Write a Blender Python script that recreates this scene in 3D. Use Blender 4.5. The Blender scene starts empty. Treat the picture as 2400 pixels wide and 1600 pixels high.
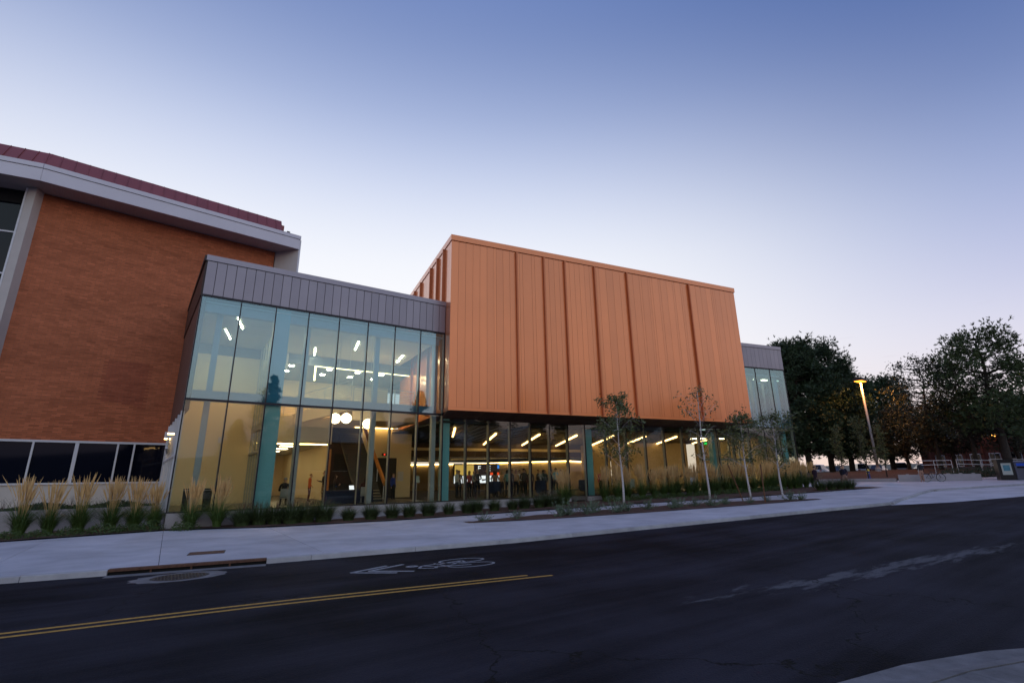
import bpy, bmesh, math, random
from math import sin, cos, pi, radians, sqrt, atan2, hypot
from mathutils import Vector, Matrix, Quaternion

random.seed(7)
sc = bpy.context.scene
COL = sc.collection

# ------------------------------------------------------------------ camera
YAW, PITCH, ROLL = 0.5929, 0.2708, -0.0148
CAM = Vector((-0.0356, -28.3262, 1.2836))
fw = Vector((sin(YAW) * cos(PITCH), cos(YAW) * cos(PITCH), sin(PITCH)))
rt = Vector((cos(YAW), -sin(YAW), 0))
up = rt.cross(fw)
rt, up = rt * cos(ROLL) + up * sin(ROLL), up * cos(ROLL) - rt * sin(ROLL)
cam_data = bpy.data.cameras.new('camera')
cam = bpy.data.objects.new('camera', cam_data)
COL.objects.link(cam)
m3 = Matrix((rt, up, -fw)).transposed()
cam.matrix_world = Matrix.Translation(CAM) @ m3.to_4x4()
cam_data.lens = 17.283
cam_data.sensor_width = 36.0
cam_data.sensor_fit = 'HORIZONTAL'
cam_data.clip_start = 0.1
cam_data.clip_end = 6000
sc.camera = cam

# ------------------------------------------------------------------ sky (dusk: the sun has just set behind the building)
world = bpy.data.worlds.new('World')
sc.world = world
world.use_nodes = True
nt = world.node_tree
nt.nodes.clear()
N = nt.nodes.new
L = nt.links.new
SUN_AZ = radians(15)          # azimuth of the after-glow, measured from +Y towards +X
w_out = N('ShaderNodeOutputWorld')
w_bg = N('ShaderNodeBackground')
L(w_bg.outputs[0], w_out.inputs[0])
tc = N('ShaderNodeTexCoord')
sep = N('ShaderNodeSeparateXYZ')
L(tc.outputs['Generated'], sep.inputs[0])
dotn = N('ShaderNodeVectorMath'); dotn.operation = 'DOT_PRODUCT'
L(tc.outputs['Generated'], dotn.inputs[0])
dotn.inputs[1].default_value = (sin(SUN_AZ), cos(SUN_AZ), 0)


def w_ramp(stops):
    r = N('ShaderNodeValToRGB')
    r.color_ramp.interpolation = 'B_SPLINE'
    els = r.color_ramp.elements
    while len(els) < len(stops):
        els.new(0.5)
    for e, (p, c) in zip(els, stops):
        e.position = p
        e.color = (*c, 1)
    L(sep.outputs['Z'], r.inputs[0])
    return r


west = w_ramp([(0.0, (.93, .74, .62)), (.10, (.96, .88, .84)), (.24, (1.0, .99, 1.0)), (.40, (.93, .95, 1.0)),
               (.52, (.70, .76, .93)), (.64, (.40, .49, .75)), (.78, (.185, .265, .53)), (1.0, (.22, .32, .68))])
side = w_ramp([(0.0, (.92, .62, .55)), (.07, (.90, .70, .70)), (.16, (.75, .735, .865)), (.27, (.52, .55, .78)),
               (.40, (.31, .39, .66)), (.53, (.155, .225, .47)), (.70, (.06, .125, .36)), (.82, (.085, .16, .42)), (1.0, (.22, .32, .68))])
east = w_ramp([(0.0, (.24, .24, .36)), (.06, (.38, .36, .50)), (.11, (.92, .66, .62)), (.17, (1.32, .98, .84)),
               (.25, (1.08, 1.02, 1.12)), (.33, (.72, .90, 1.24)), (.52, (.60, .80, 1.26)), (.80, (.44, .57, 1.02)), (1.0, (.25, .35, .72))])


def smooth(a, b):
    mr = N('ShaderNodeMapRange'); mr.interpolation_type = 'SMOOTHERSTEP'
    mr.inputs['From Min'].default_value = a
    mr.inputs['From Max'].default_value = b
    L(dotn.outputs['Value'], mr.inputs['Value'])
    return mr.outputs[0]


def wmix(fac, a, b):
    m = N('ShaderNodeMix'); m.data_type = 'RGBA'
    L(fac, m.inputs[0]); L(a, m.inputs[6]); L(b, m.inputs[7])
    return m.outputs[2]


c1 = wmix(smooth(-.75, .25), east.outputs[0], side.outputs[0])
c2 = wmix(smooth(.15, .98), c1, west.outputs[0])
# thin high cloud wisps close to the horizon
cmap = N('ShaderNodeMapping'); cmap.inputs['Scale'].default_value = (5, 5, 42)
L(tc.outputs['Generated'], cmap.inputs[0])
cn = N('ShaderNodeTexNoise'); cn.inputs['Scale'].default_value = 1.6; cn.inputs['Detail'].default_value = 6
L(cmap.outputs[0], cn.inputs['Vector'])
cr = N('ShaderNodeMapRange'); cr.inputs['From Min'].default_value = .62; cr.inputs['From Max'].default_value = .78
cr.inputs['To Max'].default_value = .35
L(cn.outputs[0], cr.inputs['Value'])
cz = N('ShaderNodeMapRange'); cz.inputs['From Min'].default_value = .30; cz.inputs['From Max'].default_value = .12
L(sep.outputs['Z'], cz.inputs['Value'])
cm = N('ShaderNodeMath'); cm.operation = 'MULTIPLY'
L(cr.outputs[0], cm.inputs[0]); L(cz.outputs[0], cm.inputs[1])
cc = N('ShaderNodeRGB'); cc.outputs[0].default_value = (.55, .46, .58, 1)
c3 = wmix(cm.outputs[0], c2, cc.outputs[0])
# physical twilight sky on top of the gradient, at low strength
sky = N('ShaderNodeTexSky'); sky.sky_type = 'NISHITA'; sky.sun_disc = False
sky.sun_elevation = radians(2.0)
sky.sun_rotation = SUN_AZ
sca = N('ShaderNodeVectorMath'); sca.operation = 'SCALE'
L(sky.outputs[0], sca.inputs[0]); sca.inputs[3].default_value = 0.004
addn = N('ShaderNodeVectorMath'); addn.operation = 'ADD'
L(c3, addn.inputs[0]); L(sca.outputs[0], addn.inputs[1])
L(addn.outputs[0], w_bg.inputs[0])
w_bg.inputs[1].default_value = 1.0

sun_data = bpy.data.lights.new('sun', 'SUN')
sun_data.energy = 0.25
sun_data.angle = radians(12)
sun_data.color = (1.0, .78, .62)
sun = bpy.data.objects.new('sun', sun_data)
COL.objects.link(sun)
sd = Vector((sin(SUN_AZ) * cos(radians(5)), cos(SUN_AZ) * cos(radians(5)), sin(radians(5))))
sun.rotation_euler = (sd).to_track_quat('Z', 'Y').to_euler()
sun.location = (0, 60, 40)

sc.view_settings.view_transform = 'Standard'
sc.view_settings.look = 'None'
sc.view_settings.exposure = 0.0
sc.view_settings.gamma = 1.0
sc.view_settings.use_curve_mapping = False
sc.render.engine = 'CYCLES'
sc.cycles.use_denoising = True
sc.cycles.max_bounces = 8
sc.cycles.diffuse_bounces = 4
sc.cycles.glossy_bounces = 4
sc.cycles.transmission_bounces = 6
sc.cycles.transparent_max_bounces = 24
sc.cycles.sample_clamp_indirect = 6.0
sc.cycles.caustics_reflective = False
sc.cycles.caustics_refractive = False


# ------------------------------------------------------------------ helpers: materials
def mat(name, col, rough=.6, metal=0.0, var=0.12, vscale=3.0, bump=0.0, bscale=40.0, spec=.5, coat=0.0,
        rnd=0.0, emit=None, estr=0.0, attr=None, coat_ior=1.5):
    """Principled material whose colour is broken up by two scales of noise."""
    m = bpy.data.materials.new(name)
    m.use_nodes = True
    t = m.node_tree
    b = t.nodes['Principled BSDF']
    b.inputs['Roughness'].default_value = rough
    b.inputs['Metallic'].default_value = metal
    b.inputs['Specular IOR Level'].default_value = spec
    b.inputs['Coat Weight'].default_value = coat
    b.inputs['Coat Roughness'].default_value = .12
    b.inputs['Coat IOR'].default_value = coat_ior
    co = t.nodes.new('ShaderNodeTexCoord')
    src = None
    if var:
        n1 = t.nodes.new('ShaderNodeTexNoise'); n1.inputs['Scale'].default_value = vscale
        n1.inputs['Detail'].default_value = 8; n1.inputs['Roughness'].default_value = .62
        t.links.new(co.outputs['Object'], n1.inputs['Vector'])
        r = t.nodes.new('ShaderNodeMapRange')
        r.inputs['From Min'].default_value = .25; r.inputs['From Max'].default_value = .75
        r.inputs['To Min'].default_value = 1 - var; r.inputs['To Max'].default_value = 1 + var
        t.links.new(n1.outputs[0], r.inputs['Value'])
        src = r.outputs[0]
    if rnd:
        oi = t.nodes.new('ShaderNodeObjectInfo')
        r2 = t.nodes.new('ShaderNodeMapRange')
        r2.inputs['To Min'].default_value = 1 - rnd; r2.inputs['To Max'].default_value = 1 + rnd
        t.links.new(oi.outputs['Random'], r2.inputs['Value'])
        src = _mul(t, src, r2.outputs[0])
    if attr:
        a = t.nodes.new('ShaderNodeAttribute'); a.attribute_name = attr
        r3 = t.nodes.new('ShaderNodeMapRange')
        r3.inputs['To Min'].default_value = .74; r3.inputs['To Max'].default_value = 1.26
        t.links.new(a.outputs['Fac'], r3.inputs['Value'])
        src = _mul(t, src, r3.outputs[0])
    if src is not None:
        sc_ = t.nodes.new('ShaderNodeVectorMath'); sc_.operation = 'SCALE'
        sc_.inputs[0].default_value = col
        t.links.new(src, sc_.inputs[3])
        t.links.new(sc_.outputs[0], b.inputs['Base Color'])
        rr = t.nodes.new('ShaderNodeMapRange')
        rr.inputs['From Min'].default_value = .7; rr.inputs['From Max'].default_value = 1.3
        rr.inputs['To Min'].default_value = min(1, rough + .07); rr.inputs['To Max'].default_value = max(0.02, rough - .07)
        t.links.new(src, rr.inputs['Value'])
        t.links.new(rr.outputs[0], b.inputs['Roughness'])
    else:
        b.inputs['Base Color'].default_value = (*col, 1)
    if bump:
        n2 = t.nodes.new('ShaderNodeTexNoise'); n2.inputs['Scale'].default_value = bscale
        n2.inputs['Detail'].default_value = 5
        t.links.new(co.outputs['Object'], n2.inputs['Vector'])
        bp = t.nodes.new('ShaderNodeBump'); bp.inputs['Strength'].default_value = bump
        bp.inputs['Distance'].default_value = .02
        t.links.new(n2.outputs[0], bp.inputs['Height'])
        t.links.new(bp.outputs[0], b.inputs['Normal'])
    if emit:
        b.inputs['Emission Color'].default_value = (*emit, 1)
        b.inputs['Emission Strength'].default_value = estr
    return m


def _mul(t, a, b):
    if a is None:
        return b
    n = t.nodes.new('ShaderNodeMath'); n.operation = 'MULTIPLY'
    t.links.new(a, n.inputs[0]); t.links.new(b, n.inputs[1])
    return n.outputs[0]


def glow(name, col, strength):
    m = bpy.data.materials.new(name); m.use_nodes = True
    t = m.node_tree; t.nodes.clear()
    o = t.nodes.new('ShaderNodeOutputMaterial'); e = t.nodes.new('ShaderNodeEmission')
    e.inputs[0].default_value = (*col, 1); e.inputs[1].default_value = strength
    t.links.new(e.outputs[0], o.inputs[0])
    return m


def glass(name, tint, f0, rough=0.0, gcol=(.95, 1, 1)):
    """Clear architectural glass: tinted transmission plus a mirror layer that grows at grazing angles."""
    m = bpy.data.materials.new(name); m.use_nodes = True
    t = m.node_tree; t.nodes.clear()
    o = t.nodes.new('ShaderNodeOutputMaterial')
    tr = t.nodes.new('ShaderNodeBsdfTransparent'); tr.inputs[0].default_value = (*tint, 1)
    gl = t.nodes.new('ShaderNodeBsdfGlossy'); gl.inputs['Roughness'].default_value = rough
    gl.inputs['Color'].default_value = (*gcol, 1)
    lw = t.nodes.new('ShaderNodeLayerWeight'); lw.inputs[0].default_value = .5
    pw = t.nodes.new('ShaderNodeMath'); pw.operation = 'POWER'; pw.inputs[1].default_value = 4.0
    t.links.new(lw.outputs['Facing'], pw.inputs[0])
    mr = t.nodes.new('ShaderNodeMapRange'); mr.inputs['To Min'].default_value = f0; mr.inputs['To Max'].default_value = .95
    t.links.new(pw.outputs[0], mr.inputs['Value'])
    mx = t.nodes.new('ShaderNodeMixShader')
    t.links.new(mr.outputs[0], mx.inputs[0]); t.links.new(tr.outputs[0], mx.inputs[1]); t.links.new(gl.outputs[0], mx.inputs[2])
    last = mx
    t.links.new(last.outputs[0], o.inputs[0])
    return m


# ------------------------------------------------------------------ helpers: meshes
class MB:
    def __init__(self):
        self.v, self.f, self.mi, self.tone = [], [], [], []
        self.cur = 0
        self.t = .5

    def add(self, vs, fs):
        o = len(self.v)
        self.v += [tuple(p) for p in vs]
        self.tone += [self.t] * len(vs)
        for f in fs:
            self.f.append(tuple(o + i for i in f))
            self.mi.append(self.cur)
        return self

    def hexa(self, b, t):
        """8 corners: bottom ring b (4), top ring t (4), both counter-clockwise seen from above."""
        return self.add(list(b) + list(t), [(3, 2, 1, 0), (4, 5, 6, 7), (0, 1, 5, 4), (1, 2, 6, 5), (2, 3, 7, 6), (3, 0, 4, 7)])

    def box(self, x0, y0, z0, x1, y1, z1):
        return self.hexa([(x0, y0, z0), (x1, y0, z0), (x1, y1, z0), (x0, y1, z0)],
                         [(x0, y0, z1), (x1, y0, z1), (x1, y1, z1), (x0, y1, z1)])

    def wall(self, p0, p1, d0, d1, za, zb, za1=None, zb1=None):
        """Slab along p0->p1 (plan), from offset d0 to d1 along the inward normal (left of p0->p1), z from za to zb."""
        za1 = za if za1 is None else za1
        zb1 = zb if zb1 is None else zb1
        dx, dy = p1[0] - p0[0], p1[1] - p0[1]
        l = hypot(dx, dy); nx, ny = -dy / l, dx / l
        q = lambda p, d, z: (p[0] + nx * d, p[1] + ny * d, z)
        return self.hexa([q(p0, d0, za), q(p1, d0, za1), q(p1, d1, za1), q(p0, d1, za)],
                         [q(p0, d0, zb), q(p1, d0, zb1), q(p1, d1, zb1), q(p0, d1, zb)])

    def prism(self, poly, z0, z1):
        n = len(poly)
        vs = [(x, y, z0) for x, y in poly] + [(x, y, z1) for x, y in poly]
        return self.add(vs, [tuple(range(n - 1, -1, -1)), tuple(range(n, 2 * n))] +
                        [(i, (i + 1) % n, n + (i + 1) % n, n + i) for i in range(n)])

    def tube(self, pts, rad, n=6, cap=True):
        pts = [Vector(p) for p in pts]
        if not hasattr(rad, '__len__'):
            rad = [rad] * len(pts)
        vs, fs = [], []
        ref = None
        for i, p in enumerate(pts):
            d = (pts[min(i + 1, len(pts) - 1)] - pts[max(i - 1, 0)])
            d = d.normalized() if d.length > 1e-9 else Vector((0, 0, 1))
            if ref is None or abs(ref.dot(d)) > .95:
                ref = Vector((1, 0, 0)) if abs(d.x) < .8 else Vector((0, 1, 0))
            a = (ref - d * ref.dot(d)).normalized(); b = d.cross(a); ref = a
            for k in range(n):
                th = 2 * pi * k / n
                vs.append(p + (a * cos(th) + b * sin(th)) * rad[i])
        for i in range(len(pts) - 1):
            for k in range(n):
                k2 = (k + 1) % n
                fs.append((i * n + k, i * n + k2, (i + 1) * n + k2, (i + 1) * n + k))
        if cap:
            fs.append(tuple(range(n - 1, -1, -1)))
            fs.append(tuple(range((len(pts) - 1) * n, len(pts) * n)))
        return self.add(vs, fs)

    def lathe(self, prof, n=16, c=(0, 0, 0)):
        vs, fs = [], []
        for r, z in prof:
            for k in range(n):
                th = 2 * pi * k / n
                vs.append((c[0] + r * cos(th), c[1] + r * sin(th), c[2] + z))
        m = len(prof)
        for i in range(m - 1):
            for k in range(n):
                k2 = (k + 1) % n
                fs.append((i * n + k, i * n + k2, (i + 1) * n + k2, (i + 1) * n + k))
        fs.append(tuple(range(n - 1, -1, -1))); fs.append(tuple(range((m - 1) * n, m * n)))
        return self.add(vs, fs)

    def ball(self, c, r, n=12, m=8, sx=1, sy=1, sz=1):
        vs, fs = [(c[0], c[1], c[2] - r * sz)], []
        for i in range(1, m):
            ph = -pi / 2 + pi * i / m
            for k in range(n):
                th = 2 * pi * k / n
                vs.append((c[0] + r * sx * cos(ph) * cos(th), c[1] + r * sy * cos(ph) * sin(th), c[2] + r * sz * sin(ph)))
        vs.append((c[0], c[1], c[2] + r * sz))
        for k in range(n):
            fs.append((0, 1 + (k + 1) % n, 1 + k))
        for i in range(m - 2):
            for k in range(n):
                a = 1 + i * n + k; b = 1 + i * n + (k + 1) % n
                fs.append((a, b, b + n, a + n))
        o = 1 + (m - 2) * n
        for k in range(n):
            fs.append((o + k, o + (k + 1) % n, len(vs) - 1))
        return self.add(vs, fs)

    def blade(self, p, d, h, w, bend, k=3, droop=0.0):
        """Grass blade: a narrow strip that leaves p upward and arches towards d (unit, plan)."""
        vs = []
        sx, sy = -d[1], d[0]
        for i in range(k + 1):
            t = i / k
            ww = w * (1 - t) ** .8 * .5 + .0008
            x = bend * h * t ** 1.8
            z = h * (t - droop * t ** 3)
            c = (p[0] + d[0] * x, p[1] + d[1] * x, p[2] + z)
            vs += [(c[0] - sx * ww, c[1] - sy * ww, c[2]), (c[0] + sx * ww, c[1] + sy * ww, c[2])]
        return self.add(vs, [(2 * i, 2 * i + 1, 2 * i + 3, 2 * i + 2) for i in range(k)])

    def leaf(self, c, s, aspect=.55, q=None):
        q = q or Quaternion((random.gauss(0, 1), random.gauss(0, 1), random.gauss(0, 1), random.gauss(0, 1))).normalized()
        a = q @ Vector((s, 0, 0)); b = q @ Vector((0, s * aspect, 0)); n = q @ Vector((0, 0, s * .15))
        c = Vector(c)
        return self.add([c - a, c - b * .5 + n, c + a, c + b * .5 + n], [(0, 1, 2, 3)])

    def build(self, name, mats, parent=None, smooth=False, loc=None, kind=None):
        me = bpy.data.meshes.new(name)
        me.from_pydata(self.v, [], self.f)
        for m in (mats if isinstance(mats, (list, tuple)) else [mats]):
            me.materials.append(m)
        if any(self.mi):
            me.polygons.foreach_set('material_index', self.mi)
        if any(t != .5 for t in self.tone):
            at = me.attributes.new('tone', 'FLOAT', 'POINT')
            at.data.foreach_set('value', self.tone)
        if smooth:
            me.polygons.foreach_set('use_smooth', [True] * len(self.f))
        me.update()
        o = bpy.data.objects.new(name, me)
        COL.objects.link(o)
        if parent is not None:
            o.parent = parent
        if loc is not None:
            o.location = loc
        if kind:
            o['kind'] = kind
        return o


def tag(o, label=None, cat=None, group=None, kind=None):
    if label: o['label'] = label
    if cat: o['category'] = cat
    if group: o['group'] = group
    if kind: o['kind'] = kind
    return o


def thing(name, label, cat, loc=(0, 0, 0), rz=0.0, group=None):
    o = bpy.data.objects.new(name, None)
    o.empty_display_size = .2
    COL.objects.link(o)
    o.location = loc
    o.rotation_euler = (0, 0, rz)
    return tag(o, label, cat, group)


def dup(root, loc, rz=0.0, s=1.0, label=None, group=None):
    r = root.copy(); COL.objects.link(r)
    r.location = loc; r.rotation_euler = (0, 0, rz)
    r.scale = (s, s, s) if not hasattr(s, '__len__') else s
    if label: r['label'] = label
    if group: r['group'] = group
    for ch in list(root.children):
        c = ch.copy(); COL.objects.link(c); c.parent = r
        for g in list(ch.children):
            d = g.copy(); COL.objects.link(d); d.parent = c
    return r


ORD = ['first', 'second', 'third', 'fourth', 'fifth', 'sixth', 'seventh', 'eighth', 'ninth', 'tenth', 'eleventh', 'twelfth',
       'thirteenth', 'fourteenth', 'fifteenth', 'sixteenth', 'seventeenth', 'eighteenth', 'nineteenth', 'twentieth',
       'twenty-first', 'twenty-second', 'twenty-third', 'twenty-fourth', 'twenty-fifth', 'twenty-sixth', 'twenty-seventh',
       'twenty-eighth', 'twenty-ninth', 'thirtieth', 'thirty-first', 'thirty-second']


def zg(x):
    """Height of the pavement: level along the glass lobby, climbing towards the plaza."""
    t = x - 9
    return -.72 + (0 if t <= 0 else .027 * t * t / (t + 4))


def area(name, loc, size, power, col, rot=(0, 0, 0), sy=None):
    d = bpy.data.lights.new(name, 'AREA')
    d.energy = power; d.color = col
    d.shape = 'RECTANGLE'; d.size = size; d.size_y = sy or size
    o = bpy.data.objects.new(name, d); COL.objects.link(o)
    o.location = loc; o.rotation_euler = rot
    o.visible_camera = True
    return o


def point(name, loc, power, col, r=.1):
    d = bpy.data.lights.new(name, 'POINT'); d.energy = power; d.color = col; d.shadow_soft_size = r
    o = bpy.data.objects.new(name, d); COL.objects.link(o); o.location = loc
    return o
# ------------------------------------------------------------------ materials
M = {}
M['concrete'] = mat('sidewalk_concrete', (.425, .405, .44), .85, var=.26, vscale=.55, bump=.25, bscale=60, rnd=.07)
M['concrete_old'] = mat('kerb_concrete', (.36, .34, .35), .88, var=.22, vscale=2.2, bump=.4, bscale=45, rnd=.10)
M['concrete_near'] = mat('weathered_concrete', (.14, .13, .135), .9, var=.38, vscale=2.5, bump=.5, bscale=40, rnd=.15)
M['concrete_wall'] = mat('wall_concrete', (.40, .36, .36), .82, var=.12, vscale=1.4, bump=.2, bscale=30)
M['joint'] = mat('joint_filler', (.05, .045, .045), .95, var=.2)
M['mulch'] = mat('bark_mulch', (.075, .035, .024), .95, var=.5, vscale=9, bump=1.0, bscale=24)
M['soil'] = mat('far_ground', (.06, .06, .045), .95, var=.4, vscale=.4, bump=.6, bscale=6)
M['yellow'] = mat('yellow_road_paint', (.42, .22, .035), .75, var=.4, vscale=14, bump=.2, bscale=80)
M['white_paint'] = mat('worn_white_road_paint', (.24, .24, .26), .8, var=.45, vscale=18, bump=.2, bscale=80)
M['rust'] = mat('rusted_steel', (.12, .055, .035), .75, metal=.3, var=.4, vscale=12, bump=.4)
M['black'] = mat('black_void', (.006, .006, .007), .9, var=0)
M['iron'] = mat('cast_iron', (.05, .04, .04), .6, metal=.6, var=.3, vscale=20, bump=.5)


def asphalt():
    m = bpy.data.materials.new('asphalt'); m.use_nodes = True
    t = m.node_tree; b = t.nodes['Principled BSDF']; n = t.nodes.new; l = t.links.new
    co = n('ShaderNodeTexCoord')
    big = n('ShaderNodeTexNoise'); big.inputs['Scale'].default_value = .35; big.inputs['Detail'].default_value = 6
    l(co.outputs['Object'], big.inputs['Vector'])
    fine = n('ShaderNodeTexNoise'); fine.inputs['Scale'].default_value = 34; fine.inputs['Detail'].default_value = 4
    l(co.outputs['Object'], fine.inputs['Vector'])
    # wheel-track wear along the road direction
    mp = n('ShaderNodeMapping'); mp.inputs['Rotation'].default_value = (0, 0, .14); mp.inputs['Scale'].default_value = (.10, 1.6, 1)
    l(co.outputs['Object'], mp.inputs[0])
    st = n('ShaderNodeTexNoise'); st.inputs['Scale'].default_value = .9; st.inputs['Detail'].default_value = 7; st.inputs['Roughness'].default_value = .65
    l(mp.outputs[0], st.inputs['Vector'])
    base = n('ShaderNodeValToRGB')
    base.color_ramp.elements[0].position = .41; base.color_ramp.elements[0].color = (.0042, .0042, .0068, 1)
    base.color_ramp.elements[1].position = .63; base.color_ramp.elements[1].color = (.027, .0255, .036, 1)
    mixf = n('ShaderNodeMath'); mixf.operation = 'MULTIPLY_ADD'; mixf.inputs[1].default_value = .5
    l(big.outputs[0], mixf.inputs[0]); 
    h = n('ShaderNodeMath'); h.operation = 'MULTIPLY'; h.inputs[1].default_value = .5
    l(st.outputs[0], h.inputs[0]); l(h.outputs[0], mixf.inputs[2])
    l(mixf.outputs[0], base.inputs[0])
    # speckle of pale aggregate
    sp = n('ShaderNodeTexVoronoi'); sp.inputs['Scale'].default_value = 26
    l(co.outputs['Object'], sp.inputs['Vector'])
    spr = n('ShaderNodeMapRange'); spr.inputs['From Min'].default_value = .18; spr.inputs['From Max'].default_value = .04
    l(sp.outputs['Distance'], spr.inputs['Value'])
    spm = n('ShaderNodeMath'); spm.operation = 'MULTIPLY'; spm.inputs[1].default_value = .38
    l(spr.outputs[0], spm.inputs[0])
    mx = n('ShaderNodeMix'); mx.data_type = 'RGBA'
    l(spm.outputs[0], mx.inputs[0]); l(base.outputs[0], mx.inputs[6]); mx.inputs[7].default_value = (.06, .06, .07, 1)
    # pale scuffed film of dried paint / lime running along the inner lane (a stain with a shape of its own)
    sepp = n('ShaderNodeSeparateXYZ'); l(co.outputs['Object'], sepp.inputs[0])
    # lane distance: y + 22.0 + bend(x)
    bx = n('ShaderNodeMapRange'); bx.inputs['From Min'].default_value = 8; bx.inputs['From Max'].default_value = 22
    bx.inputs['To Min'].default_value = 22.15; bx.inputs['To Max'].default_value = 24.3
    l(sepp.outputs['X'], bx.inputs['Value'])
    dy = n('ShaderNodeMath'); dy.operation = 'ADD'; l(sepp.outputs['Y'], dy.inputs[0]); l(bx.outputs[0], dy.inputs[1])
    ab = n('ShaderNodeMath'); ab.operation = 'ABSOLUTE'; l(dy.outputs[0], ab.inputs[0])
    band = n('ShaderNodeMapRange'); band.inputs['From Min'].default_value = .75; band.inputs['From Max'].default_value = 0.0
    l(ab.outputs[0], band.inputs['Value'])
    xf = n('ShaderNodeMapRange'); xf.interpolation_type = 'SMOOTHSTEP'
    xf.inputs['From Min'].default_value = 4; xf.inputs['From Max'].default_value = 12.5
    l(sepp.outputs['X'], xf.inputs['Value'])
    xg = n('ShaderNodeMapRange'); xg.interpolation_type = 'SMOOTHSTEP'
    xg.inputs['From Min'].default_value = 24; xg.inputs['From Max'].default_value = 15
    l(sepp.outputs['X'], xg.inputs['Value'])
    k1 = n('ShaderNodeMath'); k1.operation = 'MULTIPLY'; l(xf.outputs[0], k1.inputs[0]); l(xg.outputs[0], k1.inputs[1])
    k2 = n('ShaderNodeMath'); k2.operation = 'MULTIPLY'; l(band.outputs[0], k2.inputs[0]); l(k1.outputs[0], k2.inputs[1])
    mp2 = n('ShaderNodeMapping'); mp2.inputs['Rotation'].default_value = (0, 0, .14); mp2.inputs['Scale'].default_value = (.35, 1.5, 1)
    l(co.outputs['Object'], mp2.inputs[0])
    wn = n('ShaderNodeTexNoise'); wn.inputs['Scale'].default_value = 2.2; wn.inputs['Detail'].default_value = 9; wn.inputs['Roughness'].default_value = .7
    l(mp2.outputs[0], wn.inputs['Vector'])
    k3 = n('ShaderNodeMath'); k3.operation = 'ADD'; l(wn.outputs[0], k3.inputs[0])
    k3b = n('ShaderNodeMath'); k3b.operation = 'MULTIPLY'; k3b.inputs[1].default_value = .34; l(k2.outputs[0], k3b.inputs[0])
    l(k3b.outputs[0], k3.inputs[1])
    thr = n('ShaderNodeMapRange'); thr.inputs['From Min'].default_value = .69; thr.inputs['From Max'].default_value = .82
    l(k3.outputs[0], thr.inputs['Value'])
    thm = n('ShaderNodeMath'); thm.operation = 'MULTIPLY'; thm.inputs[1].default_value = .5
    l(thr.outputs[0], thm.inputs[0])
    mx2 = n('ShaderNodeMix'); mx2.data_type = 'RGBA'
    l(thm.outputs[0], mx2.inputs[0]); l(mx.outputs[2], mx2.inputs[6]); mx2.inputs[7].default_value = (.17, .165, .18, 1)
    # cracks
    cw = n('ShaderNodeTexNoise'); cw.inputs['Scale'].default_value = 1.3; cw.inputs['Detail'].default_value = 5
    l(co.outputs['Object'], cw.inputs['Vector'])
    cmx = n('ShaderNodeVectorMath'); cmx.operation = 'SCALE'; cmx.inputs[3].default_value = 1.4
    l(cw.outputs['Color'], cmx.inputs[0])
    cad = n('ShaderNodeVectorMath'); cad.operation = 'ADD'
    l(co.outputs['Object'], cad.inputs[0]); l(cmx.outputs[0], cad.inputs[1])
    cv = n('ShaderNodeTexVoronoi'); cv.feature = 'DISTANCE_TO_EDGE'; cv.inputs['Scale'].default_value = .16
    l(cad.outputs[0], cv.inputs['Vector'])
    cvr = n('ShaderNodeMapRange'); cvr.inputs['From Min'].default_value = .0035; cvr.inputs['From Max'].default_value = .0012
    l(cv.outputs['Distance'], cvr.inputs['Value'])
    mx3 = n('ShaderNodeMix'); mx3.data_type = 'RGBA'
    l(cvr.outputs[0], mx3.inputs[0]); l(mx2.outputs[2], mx3.inputs[6]); mx3.inputs[7].default_value = (.006, .006, .006, 1)
    l(mx3.outputs[2], b.inputs['Base Color'])
    b.inputs['Roughness'].default_value = .82
    b.inputs['Specular IOR Level'].default_value = .10
    bp = n('ShaderNodeBump'); bp.inputs['Strength'].default_value = .9; bp.inputs['Distance'].default_value = .02
    l(fine.outputs[0], bp.inputs['Height']); l(bp.outputs[0], b.inputs['Normal'])
    return m


M['asphalt'] = asphalt()


# ------------------------------------------------------------------ ground sheets
def sheet(name, xs, yfun0, yfun1, off, m, ny=1, kind='structure', parent=None):
    """Ground-following strip between two edge curves y0(x), y1(x)."""
    b = MB()
    for x in xs:
        for j in range(ny + 1):
            y = yfun0(x) + (yfun1(x) - yfun0(x)) * j / ny
            b.v.append((x, y, zg(x) + (off(x, y) if callable(off) else off))); b.tone.append(.5)
    for i in range(len(xs) - 1):
        for j in range(ny):
            a = i * (ny + 1) + j
            b.f.append((a, a + ny + 1, a + ny + 2, a + 1)); b.mi.append(0)
    return b.build(name, m, parent, kind=kind)


def interp(pts):
    def f(x):
        if x <= pts[0][0]:
            return pts[0][1]
        for (x0, y0), (x1, y1) in zip(pts, pts[1:]):
            if x <= x1:
                return y0 + (y1 - y0) * (x - x0) / (x1 - x0)
        return pts[-1][1]
    return f


def frange(a, b, s):
    n = max(1, int(round((b - a) / s)))
    return [a + (b - a) * i / n for i in range(n + 1)]


kerb_y = interp([(-60, -3.0), (-8, -10.9), (-2.9, -11.75), (2.4, -12.6), (7.4, -13.1), (13.8, -13.75), (20, -14.8), (26.6, -15.95), (31.0, -16.85)])
KERB_END = (31.4, -16.95)
bay_kerb = [(31.4, -16.95), (34.2, -16.35), (37.5, -15.9), (40.5, -15.35), (43.9, -15.0), (47.5, -16.2), (52.3, -17.9), (62, -21.6), (76, -26)]

XS = frange(-70, 160, 2.0)
far = MB()
far.add([(-3000, -3000, -1.6), (3000, -3000, -1.6), (3000, 3000, -1.6), (-3000, 3000, -1.6)], [(0, 1, 2, 3)])
far.build('ground', M['soil'], kind='structure')
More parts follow.
